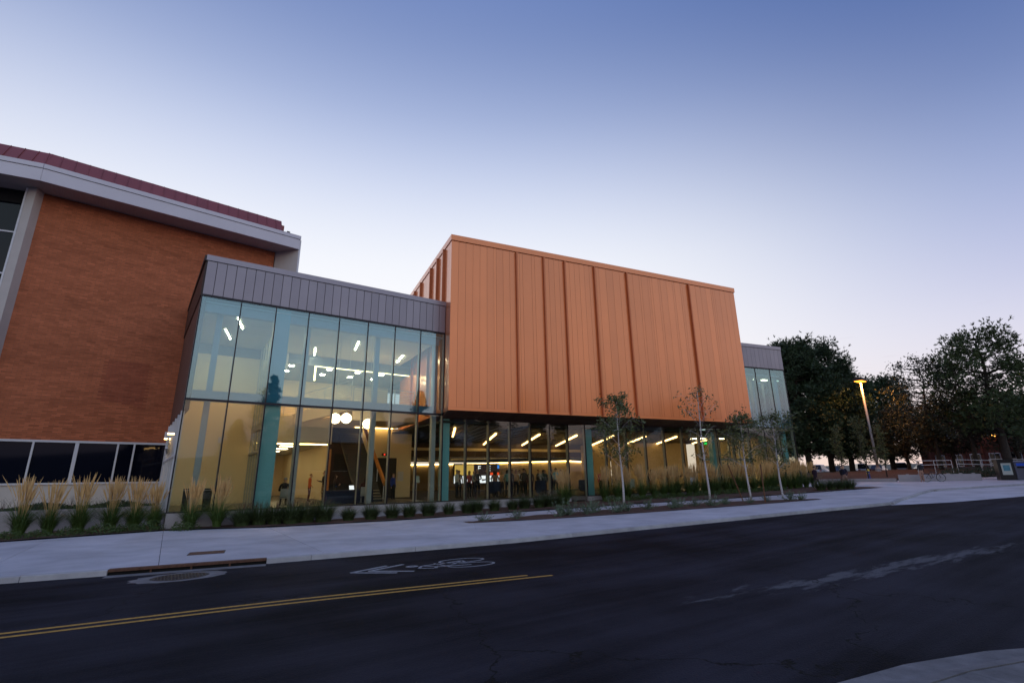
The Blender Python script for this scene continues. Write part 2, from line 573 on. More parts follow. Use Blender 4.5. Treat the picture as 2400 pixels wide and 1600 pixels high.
# road surface: one sheet that dips under the pavements
sheet('road', XS, lambda x: -27.2 - .12 * max(0, x - 6) - 6 * max(0, min(1, (x - 14) / 14)), lambda x: -6.0, -.13, M['asphalt'], ny=4)
# pavement bed below the slabs (joint filler), ground of the plaza behind
sheet('pavement_base', frange(-60, 31.4, 1.5), kerb_y, lambda x: 3.5, -.022, M['joint'], ny=1)


def bay_y(x):
    return interp([(31.4, -16.95)] + bay_kerb[1:])(x)


sheet('plaza', frange(31.4, 76, 1.2), bay_y, lambda x: 26, -.004, M['concrete'], ny=6)
sheet('lawn_slope', frange(76, 170, 4), lambda x: -60, lambda x: 60, lambda x, y: .05, M['soil'], ny=4)

# slabs of the pavement, two rows deep
walk = thing('pavement', 'pale concrete pavement slabs between the kerb and the glass building', 'pavement')
walk['kind'] = 'structure'
back_y = interp([(-60, 3.0), (-6.5, -1.9), (-5, -1.75), (0.2, -.75), (4, -2.4), (13, -3.2), (16, -3.9), (20, -4.75), (24, -5.6), (28, -6.9), (30.5, -8.0), (31.4, -8.2)])
cuts = [-60, -40, -25, -14, -7.5, -3.6, 0, 3.95, 7.9, 11.9, 15.9, 19.9, 23.9, 27.7, 31.4]
SK = .26   # joints run a little askew to the kerb


def slab_edge(x, y):
    return x - SK * .4 * (y + 7) * .25


bed_a = interp([(11.6, -6.5), (15.4, -6.45), (19.4, -7.1), (24, -8.15), (28, -9.3), (32.4, -12.9)])
bed_b = interp([(11.6, -7.1), (15.4, -8.75), (20, -10.1), (24.9, -11.5), (32.4, -13.2)])
for i in range(len(cuts) - 1):
    for row in range(3):
        x0, x1 = cuts[i] + .007, cuts[i + 1] - .007
        b = MB()
        xs = frange(x0, x1, 1.3)
        in_bed = x1 > 11.7

        def edge(x, k):
            top, bot = back_y(x), kerb_y(x) + .155
            if x >= 11.6:
                e = [bot, bed_b(x), bed_a(x), top]
            else:
                e = [bot, bot + (top - bot) * .34, bot + (top - bot) * .62, top]
            return e[k]
        if row == 1 and x1 > 11.91:
            continue     # the planting strip lies here
        vs, fs = [], []
        for x in xs:
            y0, y1 = edge(x, row) + .006, edge(x, row + 1) - .006
            if y1 - y0 < .02:
                y1 = y0 + .02
            vs += [(x, y0, zg(x) - .03), (x, y0, zg(x)), (x, y1, zg(x)), (x, y1, zg(x) - .03)]
        for k in range(len(xs) - 1):
            a = 4 * k
            fs += [(a + 1, a + 5, a + 6, a + 2), (a, a + 4, a + 5, a + 1), (a + 2, a + 6, a + 7, a + 3)]
        n = 4 * (len(xs) - 1)
        fs += [(0, 1, 2, 3), (n + 3, n + 2, n + 1, n)]
        b.add(vs, fs)
        b.build('slab', M['concrete'], walk)

# kerb stones
kerb = thing('kerb', 'concrete kerb stones along the near edge of the pavement', 'kerb')
kerb['kind'] = 'structure'


def kerb_piece(p0, p1, parent, inlet=False):
    b = MB()
    d = Vector((p1[0] - p0[0], p1[1] - p0[1])); l = d.length; d /= l
    nx, ny = -d.y, d.x
    prof = [(-.055, -.16), (-.02, -.012), (.0, 0.0), (.15, .004), (.15, -.16)]
    vs = []
    for t in (0.006, l - .006):
        for o, z in prof:
            x, y = p0[0] + d.x * t + nx * o, p0[1] + d.y * t + ny * o
            vs.append((x, y, zg(x) + z))
    n = len(prof)
    b.add(vs, [(i, n + i, n + i + 1, i + 1) for i in range(n - 1)] + [tuple(range(n)), tuple(range(2 * n - 1, n - 1, -1))])
    b.build('kerb_stone', M['concrete_old'], parent)


kx = [-60, -50, -40, -30, -20, -14, -11, -8, -5.2, -2.6, -1.0]
kx2 = [2.42, 3.55, 6.55, 9.45, 12.4, 15.4, 18.4, 21.4, 24.4, 27.4, 29.6, 31.4]
for s in (kx, kx2):
    for a, c in zip(s, s[1:]):
        kerb_piece((a, kerb_y(a)), (c, kerb_y(c)), kerb)
for a, c in zip(bay_kerb, bay_kerb[1:]):
    kerb_piece(a, c, kerb)

# concrete apron of the bay, between the second kerb and the asphalt
ap = MB()
apron_out = interp([(31.0, -17.0), (34, -18.6), (40, -20.3), (52, -23.4), (76, -31)])
xs = frange(31.0, 76, 1.5)
vs = []
for x in xs:
    vs += [(x, min(apron_out(x), bay_y(max(31.4, x)) - .05), zg(x) - .122), (x, bay_y(max(31.4, x)) - .03, zg(x) - .122)]
ap.add(vs, [(2 * i, 2 * i + 2, 2 * i + 3, 2 * i + 1) for i in range(len(xs) - 1)])
ap.build('concrete_apron', M['concrete'], kind='structure')

# near pavement at the photographer's feet
near = thing('near_pavement', 'concrete kerb and slabs of the near pavement at the foot of the picture', 'pavement')
near['kind'] = 'structure'
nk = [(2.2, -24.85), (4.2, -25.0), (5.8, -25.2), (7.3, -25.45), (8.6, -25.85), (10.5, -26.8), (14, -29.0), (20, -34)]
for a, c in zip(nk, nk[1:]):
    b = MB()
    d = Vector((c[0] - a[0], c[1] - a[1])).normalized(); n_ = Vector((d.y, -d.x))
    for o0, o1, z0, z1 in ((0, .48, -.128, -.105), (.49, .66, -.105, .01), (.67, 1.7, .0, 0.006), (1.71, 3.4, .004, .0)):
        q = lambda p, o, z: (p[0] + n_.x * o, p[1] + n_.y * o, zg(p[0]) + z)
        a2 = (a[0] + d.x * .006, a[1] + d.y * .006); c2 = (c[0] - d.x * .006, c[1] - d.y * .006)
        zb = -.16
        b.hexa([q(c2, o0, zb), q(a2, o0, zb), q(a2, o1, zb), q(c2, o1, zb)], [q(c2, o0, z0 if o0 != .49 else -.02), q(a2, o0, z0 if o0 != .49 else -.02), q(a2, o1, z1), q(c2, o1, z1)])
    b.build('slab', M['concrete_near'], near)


# ------------------------------------------------------------------ road markings
def ribbon(b, pts, w, off=-.126):
    """Flat painted stripe following pts."""
    vs = []
    for i, p in enumerate(pts):
        q0, q1 = pts[max(0, i - 1)], pts[min(len(pts) - 1, i + 1)]
        d = Vector((q1[0] - q0[0], q1[1] - q0[1])).normalized(); nx, ny = -d.y * w / 2, d.x * w / 2
        vs += [(p[0] - nx, p[1] - ny, zg(p[0]) + off), (p[0] + nx, p[1] + ny, zg(p[0]) + off)]
    b.add(vs, [(2 * i, 2 * i + 2, 2 * i + 3, 2 * i + 1) for i in range(len(pts) - 1)])


yl = interp([(-30, -15.8), (-8, -16.9), (-1.79, -17.47), (1.83, -17.8), (7.51, -18.72)])
for dy, x1 in ((0.0, 7.45), (.27, 7.0)):
    b = MB(); ribbon(b, [(x, yl(x) + dy) for x in frange(-30, x1, 1.2)], .105)
    b.build('lane_line', M['yellow'], kind='structure')

sh = thing('bike_lane_symbol', 'white painted bicycle and double arrow on the asphalt', 'road marking')
sh['kind'] = 'structure'
A_R = -.14
o2 = (3.86, -15.48)


def rd(u, v):
    return (o2[0] + u * cos(A_R) - v * sin(A_R), o2[1] + u * sin(A_R) + v * cos(A_R))


b = MB()
for u0 in (0.0, .42):
    ribbon(b, [rd(u0 + .98, .56), rd(u0, 0)], .125)
    ribbon(b, [rd(u0, 0), rd(u0 + .98, -.56)], .125)
b.build('arrow', M['white_paint'], sh)
b = MB()
for cv in (.37, -.37):
    ribbon(b, [rd(2.95 + .62 * cos(t), cv + .30 * sin(t)) for t in frange(0, 2 * pi, pi / 14)], .07)
for seg in (((2.95, .37), (2.2, .12)), ((2.95, .37), (2.45, -.2)), ((2.2, .12), (2.3, -.22)), ((2.95, -.37), (2.05, -.25)), ((2.3, -.22), (2.95, .0)),
            ((2.95, 0), (2.95, .37)), ((2.05, -.12), (2.0, -.42)), ((2.2, .0), (2.15, .28)), ((1.75, .05), (2.1, -.2)), ((1.75, .05), (2.25, .18)),
            ((1.75, .05), (1.6, -.25)), ((1.6, -.25), (1.95, -.4))):
    ribbon(b, [rd(*seg[0]), rd(*seg[1])], .075)
ribbon(b, [rd(1.52 + .12 * cos(t), .12 + .08 * sin(t)) for t in frange(0, 2 * pi, pi / 6)], .1)
b.build('bicycle', M['white_paint'], sh)

# ------------------------------------------------------------------ storm drain, manhole, cover plate
dr = thing('storm_drain', 'kerb inlet with rusted steel lip and dark slots', 'storm drain', (0, 0, 0))
p0, p1 = (-1.0, kerb_y(-1.0)), (2.42, kerb_y(2.42))
b = MB(); b.wall(p0, p1, .02, .5, zg(0) - .20, zg(0) - .055); b.build('opening', M['black'], dr)
b = MB(); b.wall(p0, p1, -.05, .17, zg(0) - .05, zg(0) + .006); b.build('lip', M['rust'], dr)
for k in range(1, 4):
    t = k / 4
    x = p0[0] + (p1[0] - p0[0]) * t; y = p0[1] + (p1[1] - p0[1]) * t
    b = MB(); b.box(x - .02, y - .03, zg(0) - .145, x + .02, y + .02, zg(0) - .05); b.build('bar', M['rust'], dr)
b = MB(); b.wall((-1.0, kerb_y(-1)), (2.42, kerb_y(2.42)), -.4, -.06, zg(0) - .135, zg(0) - .124); b.build('gutter', M['concrete_near'], dr)

mh = thing('manhole', 'round cast iron manhole in a concrete collar below the storm drain', 'manhole', (.46, -13.42, zg(0) - .13))
b = MB()
n = 28
vs = []
for r_, z in ((.98, .004), (.60, .008)):
    for k in range(n):
        rr = r_ * (1 + (.06 * sin(3 * k) if r_ > .7 else 0))
        vs.append((rr * cos(2 * pi * k / n), rr * .8 * sin(2 * pi * k / n), z))
b.add(vs, [(k, (k + 1) % n, n + (k + 1) % n, n + k) for k in range(n)])
b.build('collar', M['concrete_near'], mh)
b = MB(); b.lathe([(.585, 0), (.585, .012), (.56, .014)], 28)
for k in range(-7, 8):
    for j in range(-7, 8):
        if hypot(k, j) * .068 < .5:
            b.box(k * .068 - .02, j * .068 - .02, .014, k * .068 + .02, j * .068 + .02, .019)
b.build('lid', M['iron'], mh)
for v in b.v: pass
mh.scale = (1, .8, 1)

cp = thing('cover_plate', 'rusty square access plate set into the pavement above the drain', 'cover plate', (1.15, -10.2, zg(0)), -.14)
b = MB(); b.box(-.45, -.33, .0, .45, .33, .006); b.build('plate', M['rust'], cp)
b = MB()
b.box(-.47, -.35, .0, -.45, .35, .008); b.box(.45, -.35, .0, .47, .35, .008); b.box(-.45, -.35, 0, .45, -.33, .008); b.box(-.45, .33, 0, .45, .35, .008)
b.build('frame', M['iron'], cp)

# ------------------------------------------------------------------ planting beds
sheet('mulch_bed', frange(-6.4, 45.8, .8), lambda x: back_y(min(x, 31.3)) + .004 - (0 if x < 31.3 else (x - 31.3) * .22),
      lambda x: 2.3 if x < 0 else (-.08 if x < 23.5 else -.85 - .216 * (x - 24.6)), lambda x, y: .018 + .05 * abs(sin(x * 1.7 + y)), M['mulch'], ny=4)
sheet('mulch_strip', frange(11.7, 32.2, .6), lambda x: bed_b(x) + .006, lambda x: bed_a(x) - .006,
      lambda x, y: .004 + .03 * abs(sin(2.1 * x + 3 * y)), M['mulch'], ny=4)
# bark-covered slope behind the plaza
sl = MB()
path = [(50.5, 9.0), (53.5, 1.0), (57.5, -4.8), (60.5, -9.5), (66, -13.0), (78, -17.5)]
vs = []
for i, (x, y) in enumerate(path):
    for j, (d, h) in enumerate(((0, .12), (3, .55), (8, .95), (30, 1.0))):
        vs.append((x + d * .75, y + d * .55, zg(x) + h + (.06 * sin(i * 3 + j * 2))))
sl.add(vs, [(i * 4 + j, i * 4 + j + 1, (i + 1) * 4 + j + 1, (i + 1) * 4 + j) for i in range(len(path) - 1) for j in range(3)])
for f_i in range(len(sl.f)):
    sl.f[f_i] = tuple(reversed(sl.f[f_i]))
sl.build('mulch_slope', M['mulch'], kind='structure')
# ================================================================== old brick building on the left
M['brick'] = mat('red_brick', (.50, .145, .062), .85, var=.12, vscale=5, bump=.35, bscale=70, attr='tone')
M['brick_one'] = mat('red_brick_single', (.50, .145, .062), .85, var=.12, vscale=5, bump=.35, bscale=70, rnd=.22)
M['mortar'] = mat('mortar', (.22, .11, .075), .95, var=.2, vscale=3, bump=.5)
M['fascia'] = mat('fascia_white', (.66, .61, .67), .5, var=.05, vscale=.6)
M['soffit'] = mat('soffit_boards', (.42, .35, .35), .6, var=.06)
M['pier'] = mat('pier_paint', (.52, .46, .44), .7, var=.06, vscale=1.2, bump=.1)
M['roof_red'] = mat('red_roof_metal', (.25, .055, .05), .45, metal=.15, var=.08, vscale=1, rnd=.07)
M['dark_glass'] = mat('dark_window_glass', (.004, .005, .012), .04, var=0, spec=.25)
M['white_metal'] = mat('white_window_frame', (.66, .64, .68), .45, var=.04)
M['white_wall'] = mat('white_painted_wall', (.60, .54, .50), .8, var=.07, vscale=1.1, bump=.15)
M['hatch'] = mat('blocked_opening_brick', (.40, .105, .048), .85, var=.15, vscale=9, bump=.35, bscale=70, attr='tone')

bb = thing('brick_building', 'red brick building with white fascia and red metal roof behind the glass lobby', 'building')
BA = radians(5.83)
BX = Vector((cos(BA), sin(BA), 0)); BN = Vector((-sin(BA), cos(BA), 0))
BO = Vector((-.6, 10.1, 0))


def bp(s, d, z):
    """Point on the brick facade: s along it (0 at its origin), d outwards (towards the street), z up."""
    p = BO + BX * s - BN * d
    return (p.x, p.y, z)


def bbox(b, s0, s1, d0, d1, z0, z1):
    return b.hexa([bp(s0, d1, z0), bp(s1, d1, z0), bp(s1, d0, z0), bp(s0, d0, z0)],
                  [bp(s0, d1, z1), bp(s1, d1, z1), bp(s1, d0, z1), bp(s0, d0, z1)])


S0, S1, Z0, Z1 = -8.26, 4.87, 3.72, 18.33
b = MB(); bbox(b, S0, S1, -6, -.01, Z0 - .1, Z1)
b.build('wall', M['mortar'], bb)
# every brick of the wall is geometry; the 300 nearest are parts of their own
CH, BLn, GAP = .102, .405, .012
rows = int((Z1 - Z0) / CH)
cells = []
for r in range(rows):
    z = Z0 + r * CH
    s = S0 - (0.5 * BLn if r % 2 else 0)
    while s < S1 - .02:
        a, c = max(s, S0), min(s + BLn, S1)
        if c - a > .06:
            cells.append((a + GAP / 2, c - GAP / 2, z + GAP / 2, z + CH - GAP / 2))
        s += BLn


def seen(c):
    p = Vector(bp((c[0] + c[1]) / 2, 0, c[2]))
    return (p - CAM).length + (50 if (p.x > -1.2 or c[1] - c[0] < .3) else 0)


cells.sort(key=seen)
rng = random.Random(3)


def brick_geo(b, a, c, z0, z1, out):
    b.add([bp(a, out, z0), bp(c, out, z0), bp(c, out, z1), bp(a, out, z1), bp(a, -.012, z0), bp(c, -.012, z0), bp(c, -.012, z1), bp(a, -.012, z1)],
          [(0, 1, 2, 3), (4, 5, 1, 0), (3, 2, 6, 7), (4, 0, 3, 7), (1, 5, 6, 2)])


proto = MB()
proto.add([(-.1965, -.012, -.045), (.1965, -.012, -.045), (.1965, -.012, .045), (-.1965, -.012, .045),
           (-.1965, .012, -.045), (.1965, .012, -.045), (.1965, .012, .045), (-.1965, .012, .045)],
          [(0, 1, 2, 3), (4, 5, 1, 0), (3, 2, 6, 7), (4, 0, 3, 7), (1, 5, 6, 2)])
pb = proto.build('brick', M['brick_one'], bb)
first = True
for c in cells[:300]:
    o = pb if first else pb.copy()
    if not first:
        COL.objects.link(o); o.parent = bb
    first = False
    o.location = bp((c[0] + c[1]) / 2, rng.uniform(-.003, .003), (c[2] + c[3]) / 2)
    o.rotation_euler = (0, 0, BA)
mass = MB(); old = MB()
for c in cells[300:]:
    sm, zm = (c[0] + c[1]) / 2, (c[2] + c[3]) / 2
    # rows and patches of bricks of another firing
    blotch = .10 * sin(zm * 1.9 + 1.3 * sin(sm * .7)) + .08 * sin(zm * 6.1 + sm * .9)
    pale = .34 * math.exp(-((sm + 3.4) / 1.3) ** 2 - ((zm - 9.6) / 1.1) ** 2) * (1 if rng.random() < .5 else .2)
    tone = min(1, max(0, pale + rng.gauss(.48 + blotch, .16) + (.22 if rng.random() < .05 else 0)))
    tgt = old if (-3.66 < sm < -1.45 and 5.5 < zm < 8.6) else mass
    tgt.t = tone * .999 + .0005
    brick_geo(tgt, *c, rng.uniform(-.004, .004))
mass.build('brickwork', M['brick'], bb, kind='stuff')
old.build('blocked_opening', M['hatch'], bb, kind='stuff')
# soldier frame above the strip window, window strip and white wall below
b = MB(); bbox(b, -30, 2.5, -.1, .03, 3.60, 3.72); b.build('lintel', M['white_metal'], bb)
b = MB(); bbox(b, -30, 2.5, -6, -.02, -1.2, 1.30); b.build('base_wall', M['white_wall'], bb)
b = MB(); bbox(b, -30, 2.5, -.2, .06, 1.302, 1.40); b.build('sill', M['white_metal'], bb)
mull = [-16.5, -14.7, -12.3, -10.4, -8.5, -6.08, -4.23, -2.36, -1.57, .62, 2.4]
for a, c in zip(mull, mull[1:]):
    b = MB(); bbox(b, a + .002, c - .002, -.12, -.08, 1.40, 3.60)
    b.build('pane', M['dark_glass'], bb)
for k, a in enumerate(mull[:-1]):
    w = .085 if k == 6 else .045
    b = MB(); bbox(b, a - w, a + w, -.13, .02, 1.402, 3.598); b.build('mullion', M['white_metal'], bb)
b = MB(); bbox(b, -30, 2.5, -3, -.3, 1.302, 3.7); b.build('dark_room', M['black'], bb)

# eaves: soffit boards, fascia in two bands, mansard of red metal trays
D = 1.60
SR = 6.15     # right end of the eaves
SL = -8.35    # kink of the fascia
b = MB(); bbox(b, SL, SR, .012, D, 18.36, 18.40); b.build('soffit', M['soffit'], bb)
for k in range(int((SR - SL) / .18)):
    s = SL + .02 + k * .18
    b = MB(); bbox(b, s + .009, s + .171, .03, D - .02, 18.335, 18.359)
    b.build('soffit_board', M['soffit'], bb)
b = MB(); bbox(b, SL, SR, D, D + .06, 18.33, 19.12); b.build('fascia', M['fascia'], bb)
b = MB(); bbox(b, SL, SR + .06, D - .1, D + .10, 19.15, 19.43); b.build('fascia_cap', M['fascia'], bb)
b = MB(); bbox(b, SL, SR, D - .05, D + .045, 19.12, 19.15); b.build('shadow_gap', M['black'], bb)
b = MB(); bbox(b, SL, SR, -6, D - .02, 18.41, 19.40); b.build('eaves_core', M['fascia'], bb)
TR = .64
k = 0
s = SL - .02
while s < 4.75:
    a, c = s, min(s + TR, 4.86)
    b = MB()
    b.hexa([bp(a + .012, D, 19.43), bp(c - .012, D, 19.43), bp(c - .012, D - .3, 19.43), bp(a + .012, D - .3, 19.43)],
           [bp(a + .012, D - .62, 20.55), bp(c - .012, D - .62, 20.55), bp(c - .012, D - .92, 20.55), bp(a + .012, D - .92, 20.55)])
    # standing seam
    b.hexa([bp(a - .012, D + .05, 19.43), bp(a + .012, D + .05, 19.43), bp(a + .012, D - .3, 19.43), bp(a - .012, D - .3, 19.43)],
           [bp(a - .012, D - .59, 20.565), bp(a + .012, D - .59, 20.565), bp(a + .012, D - .92, 20.565), bp(a - .012, D - .92, 20.565)])
    b.build('roof_panel', M['roof_red'], bb)
    s += TR
b = MB(); b.hexa([bp(SL, .9, 19.42), bp(4.84, .9, 19.42), bp(4.84, -6, 19.42), bp(SL, -6, 19.42)],
                 [bp(SL, .6, 20.5), bp(4.84, .6, 20.5), bp(4.84, -6, 20.5), bp(SL, -6, 20.5)]); b.build('roof', M['roof_red'], bb)
b = MB(); bbox(b, 4.86, 5.05, .5, 1.15, 19.44, 20.15); b.build('roof_flashing', M['roof_red'], bb)
b = MB(); bbox(b, 5.28, 5.5, .9, 1.2, 19.43, 19.78); b.build('roof_vent', M['iron'], bb)

# wing pier at the right end: a splayed white panel running down from the eaves
b = MB()
b.prism([bp(4.92, .0, 0)[:2], bp(SR - .0, D - .03, 0)[:2], bp(SR - .0, -2.0, 0)[:2], bp(4.92, -2.0, 0)[:2]], 9.0, 18.33)
b.build('pier', M['pier'], bb)
b = MB(); bbox(b, SR + .004, SR + .13, -2.0, D - .02, 9.0, 19.12); b.build('corner_trim', M['white_metal'], bb)
# left pier: white front face with a splayed side towards the brick
b = MB()
PF = [(-9.46, 8.92), (-9.03, 8.69), (-8.80, 9.27), (-8.8, 10.8), (-9.46, 10.8)]
b.prism(PF, 3.72, 18.33); b.build('pier', M['pier'], bb)
b = MB(); b.prism([(-9.56, 8.97), (-9.47, 8.92), (-9.47, 10.8), (-9.56, 10.8)], 3.72, 18.33); b.build('corner_trim', M['white_metal'], bb)
# facet of the facade further left: dark windows, eaves turned by 14 degrees
L0, L1 = (-9.58, 9.62), (-19.5, 11.6)
b = MB(); b.wall(L1, L0, 0, .1, 3.72, 18.33)
b.build('pane', M['dark_glass'], bb)
for z in (6.2, 9.4, 10.05, 13.0, 15.6):
    b = MB(); b.wall(L1, L0, -.06, -.002, z, z + .09); b.build('mullion', M['white_metal'], bb)
b = MB(); b.wall(L1, L0, -.10, -.002, 17.5, 18.32); b.build('window_head', M['black'], bb)
K0 = bp(SL, D, 0)[:2]
K1 = (K0[0] - 12, K0[1] + 1.75)
b = MB(); b.wall(K1, K0, -.06, 0, 18.33, 19.12); b.build('fascia', M['fascia'], bb)
b = MB(); b.wall(K1, K0, -.10, .1, 19.15, 19.43); b.build('fascia_cap', M['fascia'], bb)
b = MB(); b.wall(K1, K0, -.045, .05, 19.12, 19.15); b.build('shadow_gap', M['black'], bb)
b = MB(); b.wall(K1, K0, .002, 2.6, 18.36, 18.40); b.build('soffit', M['soffit'], bb)
dx, dy = (K1[0] - K0[0]), (K1[1] - K0[1]); l = hypot(dx, dy); ux, uy = dx / l, dy / l
for k in range(12):
    a = (K0[0] + ux * TR * k, K0[1] + uy * TR * k); c = (K0[0] + ux * TR * (k + .96), K0[1] + uy * TR * (k + .96))
    nx, ny = uy, -ux    # inwards: away from the street
    if ny < 0: nx, ny = -nx, -ny
    q = lambda p, d, z: (p[0] + nx * d, p[1] + ny * d, z)
    b = MB()
    b.hexa([q(c, 0, 19.43), q(a, 0, 19.43), q(a, .3, 19.43), q(c, .3, 19.43)], [q(c, .62, 20.55), q(a, .62, 20.55), q(a, .92, 20.55), q(c, .92, 20.55)])
    e = (c[0] + ux * .025, c[1] + uy * .025)
    b.hexa([q(e, -.05, 19.43), q(c, -.05, 19.43), q(c, .3, 19.43), q(e, .3, 19.43)], [q(e, .59, 20.565), q(c, .59, 20.565), q(c, .92, 20.565), q(e, .92, 20.565)])
    b.build('roof_panel', M['roof_red'], bb)

# low planter wall in front of the brick building
pw = tag(MB().wall((-22, .2), (-.42, 2.55), 0, .3, -1.0, .22).build('planter_wall', M['concrete_wall']),
         'low pale concrete wall holding the raised bed in front of the brick building', 'wall')
sheet('raised_bed', frange(-22, -.6, .9), lambda x: .2 + (x + 22) * .1089 + .3, lambda x: 10.0 + (x + .6) * .102 - .1, lambda x, y: .80 + .04 * sin(3 * x + 2 * y), M['mulch'], ny=4)
# ================================================================== campus building: glass lobby + copper-coloured box
M['grey_panel'] = mat('grey_metal_panel', (.30, .265, .31), .42, metal=.35, var=.05, vscale=.8, rnd=.05)
M['grey_cap'] = mat('grey_metal_coping', (.33, .29, .34), .4, metal=.35, var=.04)
M['dark_metal'] = mat('dark_bronze_metal', (.05, .032, .03), .5, metal=.3, var=.1)
M['side_metal'] = mat('brown_side_cladding', (.12, .055, .04), .6, var=.12, vscale=1.5, bump=.2)
M['copper'] = mat('copper_paint_panel', (.76, .216, .064), .36, metal=.4, var=.05, vscale=.35, rnd=.055, coat=.7, coat_ior=1.55)
M['copper_fin'] = mat('copper_paint_fin', (.50, .15, .06), .38, metal=.45, var=.05)
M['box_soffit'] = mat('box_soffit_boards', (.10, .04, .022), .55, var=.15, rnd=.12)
M['glass'] = glass('tinted_glass', (.66, .80, .84), .155, gcol=(.66, .86, 1))
M['glass_low'] = glass('clear_glass', (.87, .89, .83), .05)
M['cap'] = mat('black_mullion_cap', (.014, .012, .02), .35, metal=.4, var=.05)
M['fin_in'] = mat('pale_mullion_fin', (.44, .43, .41), .5, var=.05)
M['beam'] = mat('steel_beam_paint', (.42, .44, .47), .5, var=.05)
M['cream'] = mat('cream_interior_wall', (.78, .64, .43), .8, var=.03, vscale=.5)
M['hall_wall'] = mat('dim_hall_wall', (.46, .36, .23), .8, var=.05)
M['hall_back'] = mat('hall_back_wall', (.70, .55, .35), .8, var=.05)
M['hall_floor'] = mat('darkened_hall_floor', (.022, .02, .022), .9, var=.3, vscale=3)
M['ceil'] = mat('white_ceiling', (.70, .69, .66), .85, var=.03)
M['floor'] = mat('lobby_floor', (.085, .075, .065), .35, var=.12, vscale=.6)
M['darkwall'] = mat('charcoal_and_shade', (.03, .027, .024), .7, var=.1)
M['bluewall'] = mat('blue_grey_wall', (.16, .18, .23), .7, var=.05)
M['teal'] = mat('teal_back_painted_glass', (.22, .52, .60), .25, var=.04, vscale=.6)
M['brown_ceil'] = mat('brown_wood_ceiling', (.05, .02, .01), .5, var=.2, rnd=.15)
M['strip'] = glow('led_strip', (1.0, .70, .38), 200.0)
M['strip_low'] = glow('warm_led_strip', (1.0, .62, .24), 9.0)
M['cove'] = glow('warm_cove_led', (1.0, .62, .24), 14.0)
M['panel_light'] = glow('corridor_light_panel', (1.0, .80, .50), 13.0)

cb = thing('campus_building', 'modern campus building: two storey glass lobby, copper coloured metal box and grey parapets', 'building')


def P(name, b, m, parent=cb, **k):
    return b.build(name, m, parent, **k)


# --- plinth, floor slab
A0, A1, A2 = (0, 0), (13.73, 0), (23.9, 0)
J1 = (24.85, -.80)
B1 = (45.7, -5.3)
P('plinth', MB().wall(A0, (23.92, 0), -.06, .5, -1.3, -.035), M['concrete_wall'])
P('plinth', MB().wall((24.85, -.80), B1, -.06, .5, -1.2, -.03, -1.2, .24), M['concrete_wall'])
P('plinth', MB().wall((-.58, 10.0), (0, 0), -.0, .4, -1.3, -.04), M['concrete_wall'])
P('floor', MB().prism([(.1, .12), (23.8, .12), (24.8, -.6), (45.5, -5.1), (48, 32), (-.2, 32)], -.3, -.01), M['floor'])

# --- glazing
xsA = [0, 1.806] + [1.806 + 1.7 * k for k in range(1, 7)] + [13.70]
HT, TZ = 10.50, 5.20


def lerp2(p, q, t):
    return (p[0] + (q[0] - p[0]) * t, p[1] + (q[1] - p[1]) * t)


def bay(p, q, z0, z1, mt, z0b=None):
    l = hypot(q[0] - p[0], q[1] - p[1]); g = .018 / l
    P('pane', MB().wall(lerp2(p, q, g), lerp2(p, q, 1 - g), -.012, .012, z0, z1, z0b if z0b is not None else z0, z1), mt)


def mullion(p, d, z0, z1, fin=.24, w=.028):
    """Black outer cap and pale inner fin at p; d = direction of the facade."""
    b = MB()
    q0, q1 = (p[0] - d[0] * w, p[1] - d[1] * w), (p[0] + d[0] * w, p[1] + d[1] * w)
    b.wall(q0, q1, -.035, .03, z0, z1)
    b.cur = 1
    w2 = .035
    q0, q1 = (p[0] - d[0] * w2, p[1] - d[1] * w2), (p[0] + d[0] * w2, p[1] + d[1] * w2)
    b.wall(q0, q1, .034, .034 + fin, z0, z1)
    P('mullion', b, [M['cap'], M['fin_in']])


for a, c in zip(xsA, xsA[1:]):
    bay((a, 0), (c, 0), TZ + .05, HT - .03, M['glass'])
    bay((a, 0), (c, 0), .02, TZ - .05, M['glass_low'])
for x in xsA:
    mullion((x, 0), (1, 0), .0, HT)
P('transom', MB().box(-.03, -.045, TZ - .05, 13.7, .032, TZ + .05), M['cap'])
P('head_trim', MB().box(-.04, -.05, HT - .03, 13.71, .04, HT + .07), M['cap'])
P('sill', MB().box(-.04, -.07, -.034, 23.9, .06, .02), M['cap'])
# lower glazing beneath the box, the jog and the splayed right-hand run
SZ = 5.0
xsL = [13.70 + 1.7 * k for k in range(7)]
for a, c in zip(xsL, xsL[1:]):
    bay((a, 0), (c, 0), .02, SZ, M['glass_low'])
for x in xsL[1:]:
    mullion((x, 0), (1, 0), .0, SZ)
bay((23.93, -.02), (24.82, -.78), .02, SZ, M['glass_low'])
NB = 12
dB = Vector((B1[0] - J1[0], B1[1] - J1[1])).normalized()
ptB = [lerp2(J1, B1, k / NB) for k in range(NB + 1)]
sill = lambda x: -.03 + .27 * (x - J1[0]) / (B1[0] - J1[0])
for p, q in zip(ptB, ptB[1:]):
    bay(p, q, sill(p[0]) + .05, (SZ if p[0] < 38.6 else TZ - .05), M['glass_low'], sill(q[0]) + .05)
for p in ptB:
    mullion(p, (dB.x, dB.y), sill(p[0]), SZ if p[0] < 38.6 else HT)
P('sill', MB().wall(J1, B1, -.07, .06, sill(J1[0]), sill(J1[0]) + .05, sill(B1[0]), sill(B1[0]) + .05), M['cap'])
# right-hand two storey pavilion
for p, q in zip(ptB[8:], ptB[9:]):
    bay(p, q, TZ + .05, HT - .03, M['glass'])
P('transom', MB().wall(ptB[8], B1, -.045, .032, TZ - .05, TZ + .05), M['cap'])
P('head_trim', MB().wall(ptB[8], B1, -.05, .04, HT - .03, HT + .07), M['cap'])
